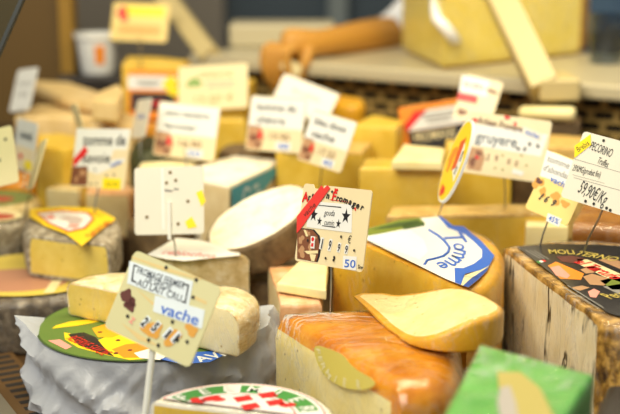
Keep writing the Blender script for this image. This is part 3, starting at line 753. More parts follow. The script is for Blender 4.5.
# paper tucked over the rim on the right
b0_ = (len(lv) - 1) * nA
cur = []
for k in range(nA):
    a = 2 * math.pi * k / nA; d1 = min(1, 1.5 * max(0, 1 - abs((math.degrees(a) + 9 + 180) % 360 - 180) / 42))
    rr = RI - .004 + d1 * .004; cur.append(len(vs)); vs.append((ci.x + rr * math.cos(a), ci.y + rr * math.sin(a), zi + .0022 + d1 * .006))
for k in range(nA): fs.append((b0_ + k, b0_ + (k + 1) % nA, cur[(k + 1) % nA], cur[k]))
pm_ = mk('white_paper', vs, fs, M('wax_paper'), pw, 45)
ip = Panel((ci.x, ci.y, zi + .0042), (1, 0, 0), (0, 1, 0), pw, .0006)
il = ip.disc('round_label', 0, 0, .114, M('print_darkgreen'), 1, n=64)
plain('label_leaf', '#5d7a35', .35)
ip.disc('green_field', 0, 0, .1115, M('label_leaf'), 2, parent=il, n=64)
I_ = lambda *q: [inv(ip, x, y, zi + .0042) for x, y in q]
ip.poly('yellow_field', I_((52, 329), (78, 326), (100, 322), (108, 318), (70, 322), (56, 326)), M('print_yellow'), 3, il)
ip.poly('yellow_border', I_((64, 333), (70, 334), (98, 341), (122, 330), (135, 318), (175, 318), (190, 335), (170, 357), (130, 360.5), (100, 354), (78, 348), (65, 340)), M('print_yellow'), 3, il)
ip.poly('black_band', I_((68, 335), (84, 333), (96, 338), (103, 347), (114, 357), (96, 352), (79, 346)), M('print_black'), 4, il)
ip.poly('orange_print', I_((112, 350), (126, 345), (150, 343), (165, 350), (150, 358), (124, 358.5)), M('print_orange'), 4, il)
ip.poly('orange_print', I_((92, 329), (108, 324), (128, 322), (138, 328), (112, 338), (98, 338)), plain('print_amber', '#e3a81c', .45), 4, il)
for x, y in ((118, 341), (100, 333), (116, 354), (130, 351), (125, 331)): ip.disc('dark_dot', *I_((x, y))[0], .0025, M('print_maroon'), 5, parent=il, n=10)
ip.poly('white_patch', I_((134, 354), (148, 350), (160, 346), (176, 352), (160, 361), (140, 359)), M('sticker_white'), 5, il)
ip.poly('blue_patch', I_((160, 360), (176, 356), (196, 353), (216, 352), (224, 356), (210, 363), (182, 365)), M('print_blue'), 5, il)
u0, u1 = Vector(I_((71, 338))[0]), Vector(I_((108, 355))[0]); dd = u1 - u0
ip.text([("RÉSERVE SAVOIE", (u0.x + u1.x) / 2, (u0.y + u1.y) / 2, .014, dd.length, math.degrees(math.atan2(dd.y, dd.x)), 0, .0)], M('print_red'), 6, 'lettering', il)
u0, u1 = Vector(I_((196, 361))[0]), Vector(I_((222, 354.5))[0]); dd = u1 - u0
ip.text([('AVI', (u0.x + u1.x) / 2, (u0.y + u1.y) / 2, .016, dd.length, math.degrees(math.atan2(dd.y, dd.x)), 0, .02)], M('sticker_white'), 6, 'lettering', il)
ip.poly('white_flash', I_((48, 341), (60, 340), (72, 347), (66, 350)), M('print_pink'), 3, il)
def halfwheel(cut_l, cut_r, z, depth, n=12):
    a, b = Vector(on_z(*cut_l, z).xy), Vector(on_z(*cut_r, z).xy); m = (a + b) / 2; d = (b - a) / 2; nrm = Vector((-d.y, d.x)).normalized()
    return [tuple(a)] + [tuple(m - d * math.cos(math.pi * k / n) + nrm * depth * math.sin(math.pi * k / n)) for k in range(1, n)] [::1] + [tuple(b)]
zj = zi + .006
def put_half(label, ql, qr, depth, h, pm, rm, **kw):
    p = halfwheel(ql, qr, zj, depth); p = p[::-1]           # b ... a, then cut a->b
    return ch('soft_cheese_half', label, p, ['r'] * (len(p) - 1) + ['c'], zj, h, pm, rm, **kw)
put_half('soft cheese half with wrinkled white top left of the tilted vache tag', (68, 315), (146, 331), .075, .038, 'paste_tomme', 'rind_washed', r=.008, rt=.002, crown=.004, amp=.0012, wrap='film_clear')
put_half('soft cheese half with wrinkled top right of the tilted vache tag', (152, 337), (240, 358), .080, .046, 'paste_soft', 'rind_washed', r=.017, rt=.002, crown=.004, amp=.0014, rb=.006, wrap='film_clear')

# left: grey wheel with label, half tomme on it
cN = Vector((-.350, 1.498)); RN = .112
fN = [tuple(cN + Vector((math.cos(R_(a)), math.sin(R_(a)))) * RN) for a in range(0, 360, 12)]
gw_ = ch('grey_rind_wheel', 'cling-wrapped grey rind wheel at the left edge under the half tomme', fN, 'r', 0, .066, 'paste_tomme', 'rind_darkgrey', r=.010, wrap='film', amp=.001)
np_ = Panel((cN.x, cN.y, .0690), (1, 0, 0), (0, 1, 0), gw_, .0004)
nl = np_.disc('round_label', 0, 0, .098, plain('label_straw', '#d8bf55', .4), 1, n=48)
np_.disc('pink_field', -.01, -.03, .066, plain('label_rose', '#b98468', .45), 2, parent=nl, n=40, ry=.05)
np_.many('white_stripe', [rct(.04, -.06, .012, .05), ], M('print_cream'), 3, nl)
np_.poly('white_stripe', [(-.05, -.06), (-.035, -.085), (-.02, -.08), (-.04, -.05)], M('print_cream'), 3, nl)
zM = .0705
fM = flat(.122, (26, 236), (109, 246), (119, 238), (123, 226), (114, 213), (90, 206), (52, 206), (30, 212), (23, 222))
hm = ch('half_tomme', 'grey-rinded half tomme with a yellow and white label on its top', fM, 'crrrrrrrr', zM, .0525, 'paste_tomme', 'rind_grey', r=.012, rt=.004, sm=1, crown=.002, amp=.0014)
zz = .1268
mp_ = Panel(on_z(72, 225, zz), (1, 0, 0), (0, 1, 0), hm, .0006)
K = lambda *q: [inv(mp_, x, y, zz) for x, y in q]
ml = mp_.poly('yellow_label', K((30, 209), (62, 207), (96, 208), (116, 219), (100, 231), (82, 246), (66, 234), (45, 226), (30, 217)), M('print_yellow'), 1)
mp_.poly('orange_edge', K((36, 213), (62, 210), (88, 212), (95, 219), (86, 229), (68, 233), (48, 224)), plain('print_redorange', '#d2571c', .45), 2, ml)
mp_.poly('white_field', K((38, 214), (62, 211.5), (86, 213), (92, 219), (84, 227.5), (69, 231), (50, 223)), M('sticker_white'), 3, ml)
mp_.poly('grey_figure', K((58, 219), (66, 216), (78, 217), (84, 220), (78, 226), (70, 227), (68, 222)), plain('print_lilac', '#b9a9a4', .5), 4, ml)
mp_.many('red_figure', [K((66, 228), (72, 225), (80, 226), (76, 229)), K((44, 217), (52, 216), (56, 219), (50, 220))], M('print_pink'), 5, ml)
mp_.arctext('FROMAGE', *K((70, 221))[0], .044, 150, 40, .010, plain('print_rust', '#c4501a', .5), 4, parent=ml)
ll = Vector(K((88, 237))[0]); l2 = Vector(K((110, 222))[0]); dd = l2 - ll
mp_.text([('SAVOIE', (ll.x + l2.x) / 2, (ll.y + l2.y) / 2, .010, dd.length, math.degrees(math.atan2(dd.y, dd.x)), 0, .01)], M('print_rust'), 4, 'lettering', ml)
# left edge
c1 = Vector((-.428, 1.645, 0))
fO = [(c1.x + .046 * math.cos(R_(a)), c1.y + .046 * math.sin(R_(a))) for a in range(0, 360, 15)]
o1 = ch('small_cheese', 'small grey cling-wrapped cheese at the left edge with a red label', fO, 'r', 0, .105, 'paste_soft', 'rind_grey', r=.012, wrap='film')
op = Panel((c1.x, c1.y, .108), (1, 0, 0), (0, 1, 0), o1, .0004)
ol = op.disc('round_label', .003, -.003, .034, M('print_cream'), 1); op.disc('red_field', .002, -.006, .026, plain('print_brick', '#b4513c', .45), 2, parent=ol, ry=.020)
c2 = Vector((-.455, 1.768, 0))
fO2 = [(c2.x + .062 * math.cos(R_(a)), c2.y + .062 * math.sin(R_(a))) for a in range(0, 360, 15)]
o2 = ch('small_cheese', 'cheese with a green and red label behind the small grey one at left', fO2, 'r', .0605, .044, 'paste_soft', 'rind_straw', r=.012)
op = Panel((c2.x, c2.y, .1055), (1, 0, 0), (0, 1, 0), o2, .0004)
ol = op.disc('round_label', 0, 0, .052, plain('print_sage', '#7d8a4a', .45), 1); op.disc('red_field', -.004, -.01, .030, plain('print_brick', '#b4513c', .45), 2, parent=ol, ry=.022)
# middle: papered block, bries
fR = flat(.115, (148, 255), (186, 260.5), (249, 255), (240, 245), (176, 239))
rb_ = ch('papered_cheese', 'straw coloured cheese block with a white printed paper on top', fR, 'rrrrr', 0, .115, 'paste_tomme', 'rind_straw', r=.004, rt=.004)
zr = .1172
rp = Panel(on_z(196, 251, zr), (1, 0, 0), (0, 1, 0), rb_, .0005)
Rr = lambda *q: [inv(rp, x, y, zr) for x, y in q]
rl = rp.poly('white_paper', Rr((147, 255), (166, 259), (185, 261), (212, 258), (240, 255.5), (239, 250), (226, 246), (198, 240), (176, 238)), M('label_paper'), 1)
ua, ub = Vector(Rr((164, 252))[0]), Vector(Rr((216, 256))[0]); dd = ub - ua
rp.text([('reblochon', (ua.x + ub.x) / 2, (ua.y + ub.y) / 2, .02, dd.length, math.degrees(math.atan2(dd.y, dd.x)), 0, .005)], plain('print_salmon', '#e2705c', .5), 2, 'lettering', rl)
# the big tilted brie
bc = at_d(258, 216, 1.52)
fS = [(bc.x + .071 * math.cos(R_(a)), bc.y + .071 * math.sin(R_(a))) for a in range(0, 360, 12)]
bs_ = ch('brie_half', 'large white brie tilted on its side beside the gouda tag', fS, 'r', bc.z - .040, .040, 'rind_brie', 'rind_grapes', rtop='p', r=.005, rt=.002, amp=.0012)  # shade on the rim is put into the grey-brown side colour
bs_.location = bc - Vector((-.41, -.215, .885)) * .040
ax_ = Vector((0, 0, 1)).cross(Vector((-.41, -.215, .885)).normalized()); tilt(bs_, ax_.normalized(), 27.6)
fS2 = flat(.085, (246, 272), (300, 276), (304, 240), (262, 238))
ch('dark_rind_block', 'low brown rind block propping up the tilted white brie', fS2, 'r', 0, .075, 'paste_beige', 'rind_grapes', r=.006)
fT = flat(.165, (282, 160), (229, 186), (199, 180), (194, 166), (232, 155))
bt_ = ch('brie_wedge', 'brie wedge with a turquoise blue band on its cut side', fT, 'ccrrc', .0605, .1045, 'paste_beige', 'rind_brie', r=.006, rt=.004)
fT2 = [(p_[0] * .99, p_[1]) for p_ in flat(.06, (205, 246), (262, 246), (258, 228), (205, 228))]
ch('brown_base_block', 'brown cheese block underneath the brie with the turquoise band', fT2, 'r', 0, .059, 'paste_beige', 'rind_grapes', r=.006)
ta, tb = Vector(flat(.165, (229, 186))[0]), Vector(flat(.165, (282, 160))[0])
tu = (tb - ta).normalized()
tpn = Panel(((ta + tb) / 2).to_3d() + Vector((0, 0, .160)) + Vector((tu.y, -tu.x, 0)) * .0022, tu.to_3d(), (0, 0, 1), bt_, .0004)
hw_ = (tb - ta).length / 2
tl = tpn.poly('blue_band', [(-hw_ * .96, .001), (hw_ * .9, .001), (hw_ * .8, -.008), (hw_ * .1, -.028), (-hw_ * .55, -.045), (-hw_ * .96, -.045)], M('print_teal'), 1)
tpn.many('white_print', [[(x, y) for x, y in arc(-hw_ * .45, -.02, .014, 20, 320, 14) + arc(-hw_ * .45, -.02, .010, 20, 320, 14)[::-1]], rct(-hw_ * .1, -.012, .02, .004), rct(-hw_ * .0, -.022, .02, .004)], M('print_paleblue'), 2, tl)
# ================================================================== cheeses, middle and back
T1, T2 = .0605, .1205
# gruyere and other yellow blocks on the right half
f = flat(.145, (386, 216), (528, 213), (566, 214), (560, 203), (392, 206))
ch('gruyere_slab', 'long flat gruyere slab under the gruyere tag behind the Tomme label', f, 'ccrrr', 0, .145, 'paste_yellow', 'rind_comte', r=.004, rt=.006, wrap='film_clear')
f = flat(.135, (526, 226), (568, 226), (568, 219), (526, 218))
ch('pale_block', 'pale yellow cheese block behind the truffle cheese under the abondance tag', f, 'c', 0, .135, 'paste_pale', 'rind_comte', rtop='p', rind_strip=False, r=.003)
f = flat(.155, (573, 224), (660, 232), (668, 206), (584, 203))
ch('brown_rind_wedge', 'brown glazed rind cheese behind the truffle cheese at the right edge', f, 'rrrc', 0, .155, 'paste_pale', 'rind_brown', r=.014, rt=.01, sm=1, wrap='film')
f = flat(.182, (359, 168), (444, 170), (440, 160), (366, 158))
ch('yellow_block', 'upright yellow cheese block carrying a pale slice behind the Tomme label', f, 'c', 0, .182, 'paste_yellow', 'rind_comte', rtop='p', rind_strip=False, r=.003, wrap='film_clear')
f = flat(.197, (392, 160), (442, 161), (445, 148), (404, 144))
ch('pale_slice', 'pale cream cheese slice lying on top of the upright yellow block', f, 'c', .184, .013, 'paste_pale', 'rind_comte', rtop='p', rind_strip=False, r=.003)
f = flat(.185, (276, 150), (362, 152), (372, 142), (300, 136))
ch('yellow_wheel_wedge', 'broad golden cheese wedge behind the two leaning white tags', f, 'ccrc', T1, .124, 'paste_yellow', 'rind_comte', r=.006, rt=.004)
f = flat(.205, (352, 126), (396, 128), (404, 121), (372, 115))
ch('yellow_slice', 'yellow cheese slice lying left of the red and white package', f, 'c', T1, .145, 'paste_yellow', 'rind_gold', rtop='p', rind_strip=False, r=.003)
f = flat(.215, (332, 103), (362, 105), (368, 99), (350, 95), (332, 95))
ch('round_yellow_cheese', 'bright yellow rounded cheese behind the white tag near the ledge', f, 'r', T2, .095, 'paste_yellow', 'rind_gold', r=.012, sm=2)
f = flat(.195, (538, 145), (588, 147), (590, 137), (546, 134))
ch('tan_block', 'tan cheese block behind the gap between gruyere and pecorino tags', f, 'rrcc', T1, .134, 'paste_beige', 'rind_comte', r=.006)
p, q = at_d(522, 113, 1.86), at_d(573, 114, 1.83)
sc = root('cheese_stick', 'pale yellow cheese stick lying above the gruyere tag', 'cheese', ((p + q) / 2).xy.to_3d() + Vector((0, 0, p.z - .011)), 'cheeses in the counter')
ax = (q - p).normalized(); mk('paste', *tube([p - ax * .003, p, p + ax * .002, q - ax * .002, q, q + ax * .003], [.007, .0095, .0105, .0105, .0095, .007], 16), M('paste_pale'), sc, 50)
f = flat(p.z - .012, (516, 122), (580, 123), (582, 113), (518, 112))
ch('dark_block', 'brown rind block under the pale yellow cheese stick', f, 'r', T1, p.z - .012 - T1, 'paste_beige', 'rind_grapes', r=.006)
# printed package
def package(label, TL, TR, BL, d, depth, mat, z0):
    a, b, c = at_d(*TL, d[0]), at_d(*TR, d[1]), at_d(*BL, d[2])
    U = (b - a); w = U.length; U.normalize(); Vv = Vector((0, .15, 1)); Vv = (Vv - U * Vv.dot(U)).normalized(); h = (a - c).length
    N = U.cross(Vv)
    r = root('cheese_package', label, 'package', (a + b) / 2 - N * depth / 2 - Vv * h, 'printed cheese packages')
    vs = [x + y for y in (Vector(), -N * depth) for x in (a - Vv * h, b - Vv * h, b, a)]
    add_bevel(mk('carton', vs, [(0, 1, 2, 3), (7, 6, 5, 4), (0, 4, 5, 1), (1, 5, 6, 2), (2, 6, 7, 3), (3, 7, 4, 0)], M(mat), r), .002)
    p = Panel((a + b) / 2 - Vv * h / 2, U, Vv, r, .0003); p.W, p.H, p.root = w, h, r; return p
p = package('package with a red band and black bottom right of the pale slice', (398, 108), (462, 98), (400, 150), (1.88, 1.86, 1.86), .03, 'print_orange', T2)
W, Hh = p.W / 2, p.H / 2
p.poly('white_field', [(-W * .8, -Hh * .1), (W, -Hh * .1), (W, Hh * .72), (-W * .2, Hh * .72)], M('sticker_white'), 1)
p.poly('red_band', [(-W * .95, Hh * .1), (-W * .8, -Hh * .1), (-W * .1, Hh * .75), (-W * .5, Hh * .75)], M('print_red'), 2)
p.poly('black_band', [(-W * .8, -Hh), (W, -Hh), (W, -Hh * .12), (-W * .8, -Hh * .12)], M('print_black'), 2)
p.text([('FROMAGE', 0, -Hh * .42, .014, W * 1.3, 0, 0, .01)], M('print_cream'), 3)
p.many('print_lines', [rct(W * .2, Hh * (.5 - .17 * k), W * (1.1 - .2 * k), .0025) for k in range(3)], M('print_grey'), 3)
ps = root('shelf_block', 'low stand holding up the red and white package', 'block', p.root.location.xy.to_3d() + Vector((0, 0, T1)))
lo = p.root.location.z
bpy.data.objects.remove(ps)
cx, cy = p.root.location.xy
f = [(cx - .055, cy - .02), (cx + .055, cy - .03), (cx + .06, cy + .05), (cx - .05, cy + .06)]
ch('yellow_base_block', 'yellow cheese block under the red and white package', f, 'c', T1 if cy < 1.9 else T2, lo - .002 - (T1 if cy < 1.9 else T2), 'paste_yellow', 'rind_comte', rtop='p', rind_strip=False, r=.003)
p = package('package with white, yellow and black bands among the left tags', (128, 70), (179, 71), (131, 118), (2.06, 2.05, 2.05), .04, 'print_orange', T2)
W, Hh = p.W / 2, p.H / 2
p.rect('white_band', -W * .05, Hh * .50, W * 1.9, Hh * .55, M('sticker_white'), 1)
p.poly('yellow_spot', blob(W * .70, Hh * .38, W * .32, 5), M('sticker_yellow'), 2)
p.rect('black_band', 0, -Hh * .28, W * 1.75, Hh * .75, M('print_black'), 1)
p.text([('TOMME', -W * .1, -Hh * .35, .012, W * 1.1, 0, 0, .01)], M('print_red'), 3)
p.many('print_lines', [rct(-W * .2, Hh * .55, W * 1.0, .003), rct(-W * .2, Hh * .42, W * .7, .003)], M('print_grey'), 3)
lo = p.root.location.z; cx, cy = p.root.location.xy
f = [(cx - .06, cy - .03), (cx + .06, cy - .03), (cx + .06, cy + .03), (cx - .06, cy + .03)]
ch('orange_base_block', 'golden cheese block under the package with the black band', f, 'c', T2, max(.02, lo - .002 - T2), 'paste_orange', 'rind_gold', rtop='p', rind_strip=False, r=.003)

# left half, second rows
f = flat(.18, (34, 146), (62, 150), (86, 146), (88, 138), (62, 133), (36, 135))
ch('yellow_half_wheel', 'yellow-topped orange rind cheese behind the tomme de savoie tag', f, 'ccrrrr', T1, .12, 'paste_yellow', 'rind_brown', rtop='p', r=.006)
f = flat(.115, (-20, 180), (36, 182), (44, 176), (38, 171), (-20, 170))
ch('orange_cheese', 'low orange rind cheese at the left edge behind the small wheels', f, 'r', T1, .055, 'paste_orange', 'rind_orange', r=.012, sm=1)
f = flat(.13, (46, 189), (78, 191), (82, 186), (58, 184))
ch('grey_beige_wedge', 'grey beige cheese wedge left of the tomme de savoie tag pin', f, 'crrc', T1, .07, 'paste_beige', 'rind_straw', r=.006)
f = flat(.125, (86, 193), (130, 194), (138, 188), (126, 183), (90, 182))
ch('rosy_wedge', 'rosy beige cheese wedge directly behind the half tomme', f, 'crrrc', T1, .065, 'paste_beige', 'rind_pinkish', r=.006)
f = flat(.10, (126, 226), (176, 232), (196, 222), (150, 212), (128, 216))
ch('brown_cheese', 'dark brown rind cheese in the shade under the blank white tag', f, 'r', 0, .10, 'paste_orange', 'rind_grapes', r=.010, sm=1)
f = flat(.183, (128, 151), (166, 150), (168, 138), (150, 132), (130, 138))
ch('green_rind_wedge', 'cheese with a dark green rind left of the turquoise-banded brie', f, 'rrrrr', T1, .122, 'paste_pale', 'rind_darkgreen', r=.02, sm=2)
f = flat(.165, (138, 167), (184, 168), (198, 162), (176, 159), (142, 161))
ch('cream_cheese_wedge', 'pale cream cheese wedge above the blank white tag', f, 'c', T1, .105, 'paste_soft', 'rind_brie', r=.004, rtop='p', rind_strip=False)
f = flat(.165, (214, 152), (262, 150), (258, 142), (226, 142))
ch('mottled_wedge', 'dark mottled rind wedge behind the turquoise-banded brie', f, 'r', T1, .104, 'paste_beige', 'rind_grapes', r=.008, sm=1)
f = flat(.19, (205, 120), (246, 120), (242, 113), (212, 113))
ch('small_yellow_pack', 'small bright yellow wrapped cheese between two white tags', f, 'c', T2, .07, 'paste_yellow', 'rind_gold', rtop='p', rind_strip=False, r=.003, wrap='film_clear')
# flat wedges piled at the back left
HEAP = [((15, 116), (70, 118), (112, 116), (108, 106), (40, 104), T2, .075, 'paste_wood', 'rind_comte', 'broad yellow wedge at the bottom of the back left pile'),
        ((88, 126), (132, 128), (140, 116), (124, 112), (96, 114), T1, .145, 'paste_wood', 'rind_comte', 'tan wedge leaning right in the back left pile'),
        ((26, 80), (60, 96), (116, 108), (122, 99), (70, 82), T2 + .078, .018, 'paste_wood', 'rind_brown', 'narrow orange-brown wedge on top of the back left pile'),
        ((92, 100), (118, 102), (124, 90), (118, 84), (98, 92), T2 + .098, .03, 'paste_wood', 'rind_comte', 'upright golden wedge beside the black banded package'),
        ((122, 63), (182, 63.5), (190, 60), (160, 57), (128, 56), T2, .14, 'paste_yellow', 'rind_gold', 'orange-yellow flat cheese behind the black banded package'),
        ((196, 84), (248, 86), (256, 79), (206, 76), (198, 78), T2, .11, 'paste_yellow', 'rind_gold', 'golden cheese behind the big cream tag with green print')]
for *q, z0, h, pm, rm, lb in HEAP:
    ch('flat_cheese_wedge', lb, flat(z0 + h, *q), 'ccrrc', z0, h, pm, rm, r=.005, rt=.004, rtop='p')

# ================================================================== price tags
def std(p, l1, l2, picture=True, price=None, band='sticker_white', sub=None, yellow=None, size=.0135, red=None):
    """white strip with the cheese's name above, picture and price below"""
    W, H_ = p.W / 2, p.H / 2
    p.rect('name_strip', 0, H_ * .40, W * 1.96, H_ * (1.1 if l2 else .75), M(band), 1)
    tx = [(l1, -W * .05, H_ * (.62 if l2 else .40), size * 1.15, W * 1.45, 0, 0, .012)]
    if l2: tx.append((l2, -W * .2, H_ * .14, size * 1.15, W * 1.05, 0, 0, .012))
    p.text(tx, M('print_black'), 2)
    if picture:
        p.poly('picture_print', [(-W * .96, -H_ * .95), (-W * .45, -H_ * .95), (-W * .35, -H_ * .5), (-W * .55, -H_ * .1), (-W * .96, -H_ * .1)], M('print_tan'), 1)
        p.many('picture_print', [blob(-W * .72, -H_ * .55, W * .16, 8), blob(-W * .55, -H_ * .8, W * .1, 3)], M('print_brown'), 2)
        p.rect('red_badge', -W * .52, -H_ * .42, W * .14, H_ * .3, M('print_red'), 3)
    if price: p.text([(price, W * .15, -H_ * .45, .010, W * .8, 0, 0, .005)], M('print_brown'), 2)
    if sub:
        p.rect('sticker', W * .35, -H_ * .78, W * .55, H_ * .3, M('sticker_white'), 1); p.text([(sub, W * .35, -H_ * .78, .008, W * .4, 0, 0, .01)], M('print_blue'), 2)
    if yellow:
        p.rect('yellow_sticker', W * .42, -H_ * .72, W * .62, H_ * .36, M('sticker_yellow'), 1); p.text([(yellow, W * .42, -H_ * .72, .008, W * .4, 0, 0, .0)], M('print_olive'), 2)
    return p
# gouda tag, in focus
p = tag('cream gouda tag with a red diagonal ribbon and four black stars', (301, 183), (369, 190), (297.5, 261), (1.275, 1.20, 1.268), notch=True, pin=on_z(330, 309, .122))
W, H_ = p.W, p.H
P_ = lambda x, y: ((x / 620 - .515) * W * 1.07, (.5 - y / 826) * H_ * 1.0)
def cpx(px, py):                            # point of the tag in its own axes from where it is seen
    d = ray(px, py); t = (p.O - EYE).dot(p.N) / d.dot(p.N); w = EYE + d * t - p.O
    return (w.dot(p.U), w.dot(p.V))
def cq(*q): return [cpx(*k) for k in q]
zz_ = lambda x, y: (295 + x * 75 / 620, 180 + y * 50 / 413)
z2_ = lambda x, y: (295 + x * 75 / 620, 225 + y * 50 / 413)
def dtext(pn, st, a, b, h, mat, lay=3, bold=0, sh=0, parent=None, name='lettering'):
    a, b = Vector(a), Vector(b); d = b - a
    return pn.text([(st, (a.x + b.x) / 2, (a.y + b.y) / 2, h, d.length, math.degrees(math.atan2(d.y, d.x)), sh, bold)], mat, lay, name, parent)
pic = p.poly('picture_print', cq(z2_(22, 30), z2_(70, 26), z2_(160, 38), z2_(205, 90), z2_(220, 170), z2_(205, 260), z2_(188, 308), z2_(20, 278)), M('print_black'), 1)
p.poly('picture_print', cq(z2_(22, 34), z2_(70, 32), z2_(150, 44), z2_(190, 92), z2_(205, 170), z2_(192, 250), z2_(176, 304), z2_(20, 276)), M('print_brown'), 2, pic)
p.many('picture_shapes', [blob(*cpx(*z2_(55, 120)), .0040, 2), blob(*cpx(*z2_(60, 220)), .0052, 5), blob(*cpx(*z2_(130, 180)), .0036, 6), blob(*cpx(*z2_(110, 70)), .0030, 7), blob(*cpx(*z2_(165, 110)), .0024, 8)], M('print_tan'), 3, pic)
p.many('picture_lines', [cq(z2_(75, 40), z2_(95, 42), z2_(115, 95), z2_(98, 95)), cq(z2_(80, 215), z2_(195, 210), z2_(195, 235), z2_(110, 240)), cq(z2_(125, 240), z2_(180, 245), z2_(165, 300), z2_(140, 296))], M('print_cream'), 4, pic)
bd = p.poly('red_badge', cq(z2_(137, 92), z2_(172, 96), z2_(166, 196), z2_(134, 192)), M('sticker_white'), 5)
p.disc('red_dot', *cpx(*z2_(154, 118)), .0021, M('print_red'), 6, parent=bd); p.rect('red_bar', *cpx(*z2_(150, 165)), .0032, .0035, M('print_red'), 6, 0, 0, bd)
wb = p.poly('white_box', cq(zz_(115, 172), zz_(475, 204), zz_(470, 420 + 16), zz_(98, 390)), M('sticker_white'), 2)
p.many('box_rules', [cq(zz_(200, 206), zz_(386, 222), zz_(386, 231), zz_(200, 212)), cq(zz_(228, 374), zz_(338, 386), zz_(338, 395), zz_(228, 381))], M('print_black'), 3, wb)
for st_p in [[(c[0] + x * .82, c[1] + y) for x, y in star(0, 0, r)] for c, r in ((cpx(*zz_(424, 300)), .0078), (cpx(*zz_(362, 362)), .0046), (cpx(*zz_(206, 340)), .0046), (cpx(*zz_(158, 288)), .0074))]: p.poly('star', st_p, M('print_black'), 3, wb)
dtext(p, 'gouda', cpx(*zz_(246, 266)), cpx(*zz_(332, 274)), .0062, M('print_black'), 3, 0, .15, wb); dtext(p, 'cumin', cpx(*zz_(244, 346)), cpx(*zz_(326, 354)), .0058, M('print_black'), 3, 0, .15, wb)
for st, x, y, h, rt, mt in (('A', 90, 138, .0098, 12, 'print_red'), ('r', 122, 140, .0066, 10, 'print_black'), ('t', 150, 128, .0066, 8, 'print_black'), ('i', 176, 118, .0062, 6, 'print_black'),
                            ('s', 205, 116, .006, 4, 'print_black'), ('a', 238, 120, .006, 2, 'print_black'), ('n', 275, 126, .0066, 2, 'print_black'), ('F', 325, 132, .0092, 0, 'print_red'), ('r', 357, 146, .0066, -4, 'print_black'),
                            ('o', 384, 152, .0066, -6, 'print_black'), ('m', 422, 164, .0066, -8, 'print_black'), ('a', 462, 178, .0066, -10, 'print_black'), ('g', 494, 194, .0066, -12, 'print_black'), ('e', 524, 206, .0066, -14, 'print_black'), ('r', 560, 222, .0066, -14, 'print_black')):
    p.text([(st, *cpx(*zz_(x, y)), h, None, rt - 6, .1, .035)], M(mt), 3)
p.many('red_flourish', [blob(*cpx(*zz_(342, 84)), .0022, 4), cq(zz_(290, 160), zz_(400, 172), zz_(470, 190), zz_(400, 180), zz_(290, 166)), blob(*cpx(*zz_(500, 240)), .0014, 5)], M('print_red'), 2)
rb = p.poly('red_ribbon', cq(zz_(22, 300), zz_(225, 45), zz_(245, 72), zz_(275, 42), zz_(296, 70), zz_(50, 408), zz_(20, 440)), plain('ribbon_red', '#dd3a34', .35), 5)
dtext(p, 'vache', cpx(*zz_(80, 290)), cpx(*zz_(172, 196)), .0058, M('print_maroon'), 6, .005, 0, rb)
p.many('rivets', [circ(*cpx(*q), .0014) for q in (zz_(314, 98), z2_(388, 97), z2_(496, 210), z2_(260, 275), z2_(325, 290), z2_(112, 128))], M('rivet'), 6)
for st, x, y, h in (('1', 222, 152, .0098), ('9', 292, 166, .0098), ('9', 366, 186, .0075), ('9', 428, 200, .0075)):
    c = cpx(*z2_(x, y)); q = p.rect('digit_tile', c[0], c[1], .0046, h + .0022, M('sticker_white'), 2, -6); p.text([(st, c[0], c[1], h, .0036, -6, 0, .02)], M('print_black'), 3, 'lettering', q)
p.text([(',', *cpx(*z2_(332, 226)), .012, None, 0, 0, .03), ('€', *cpx(*z2_(454, 118)), .0078, .0046, -6, 0, .0)], M('print_black'), 3)
st_ = p.poly('white_sticker', cq(z2_(402, 254), z2_(514, 262), z2_(510, 376), z2_(398, 362)), M('sticker_white'), 3); dtext(p, '50', cpx(*z2_(410, 314)), cpx(*z2_(506, 322)), .0078, M('print_blue'), 4, .01, 0, st_)
dtext(p, '%mg', cpx(*z2_(524, 342)), cpx(*z2_(566, 352)), .004, M('print_black'), 3, .02)
# vache tag in the left foreground
p = tag('tilted yellow vache tag standing on a clear stick in front', (127, 246), (213, 284), (112, 331), (1.115, 1.075, 1.105), base='card_vache', rad=.005)
v_ = lambda x, y: (100 + x * 120 / 343, 235 + y * 145 / 414)
p.many('wood_streaks', [cq(v_(90, 60), v_(200, 96), v_(290, 124), v_(290, 129), v_(190, 104), v_(92, 66)), cq(v_(100, 150), v_(150, 190), v_(200, 214), v_(150, 200)), cq(v_(60, 250), v_(120, 288), v_(180, 322), v_(110, 300)), cq(v_(268, 172), v_(306, 190), v_(304, 200), v_(268, 182))], plain('print_wood', '#d9c184', .5), 1)
wb = p.poly('white_box', cq(v_(85, 74), v_(267, 132), v_(254, 204), v_(78, 138)), plain('box_blue', '#d9e3e8', .45), 2)
p.many('box_border', [cq(v_(97, 84), v_(110, 88), v_(110, 92), v_(100, 89), v_(95, 128), v_(106, 134), v_(105, 138), v_(90, 132)), cq(v_(240, 138), v_(256, 142), v_(246, 196), v_(232, 191), v_(233, 187), v_(243, 190), v_(251, 146), v_(239, 142))], M('print_black'), 3, wb)
for s_, a, b, h in (('FROMAGE FERMIER', (108, 99), (244, 146), .0062), ('DE SAVOIE', (132, 124), (206, 150), .0060), ('AU LAIT CRU', (108, 134), (234, 181), .0062)):
    dtext(p, s_, cpx(*v_(*a)), cpx(*v_(*b)), h, plain('print_slate', '#4a525c', .5), 3, 0.01, 0, wb)
vb = p.poly('white_strip', cq(v_(158, 172), v_(300, 214), v_(292, 268), v_(152, 218)), M('box_blue'), 2); dtext(p, 'vache', cpx(*v_(176, 206)), cpx(*v_(284, 243)), .0098, M('print_blue'), 3, .012, 0, vb)
p.many('maroon_figure', [blob(*cpx(*v_(78, 178)), .0068, 11), blob(*cpx(*v_(86, 204)), .0048, 13), blob(*cpx(*v_(94, 190)), .0036, 12)], M('print_maroon'), 2)
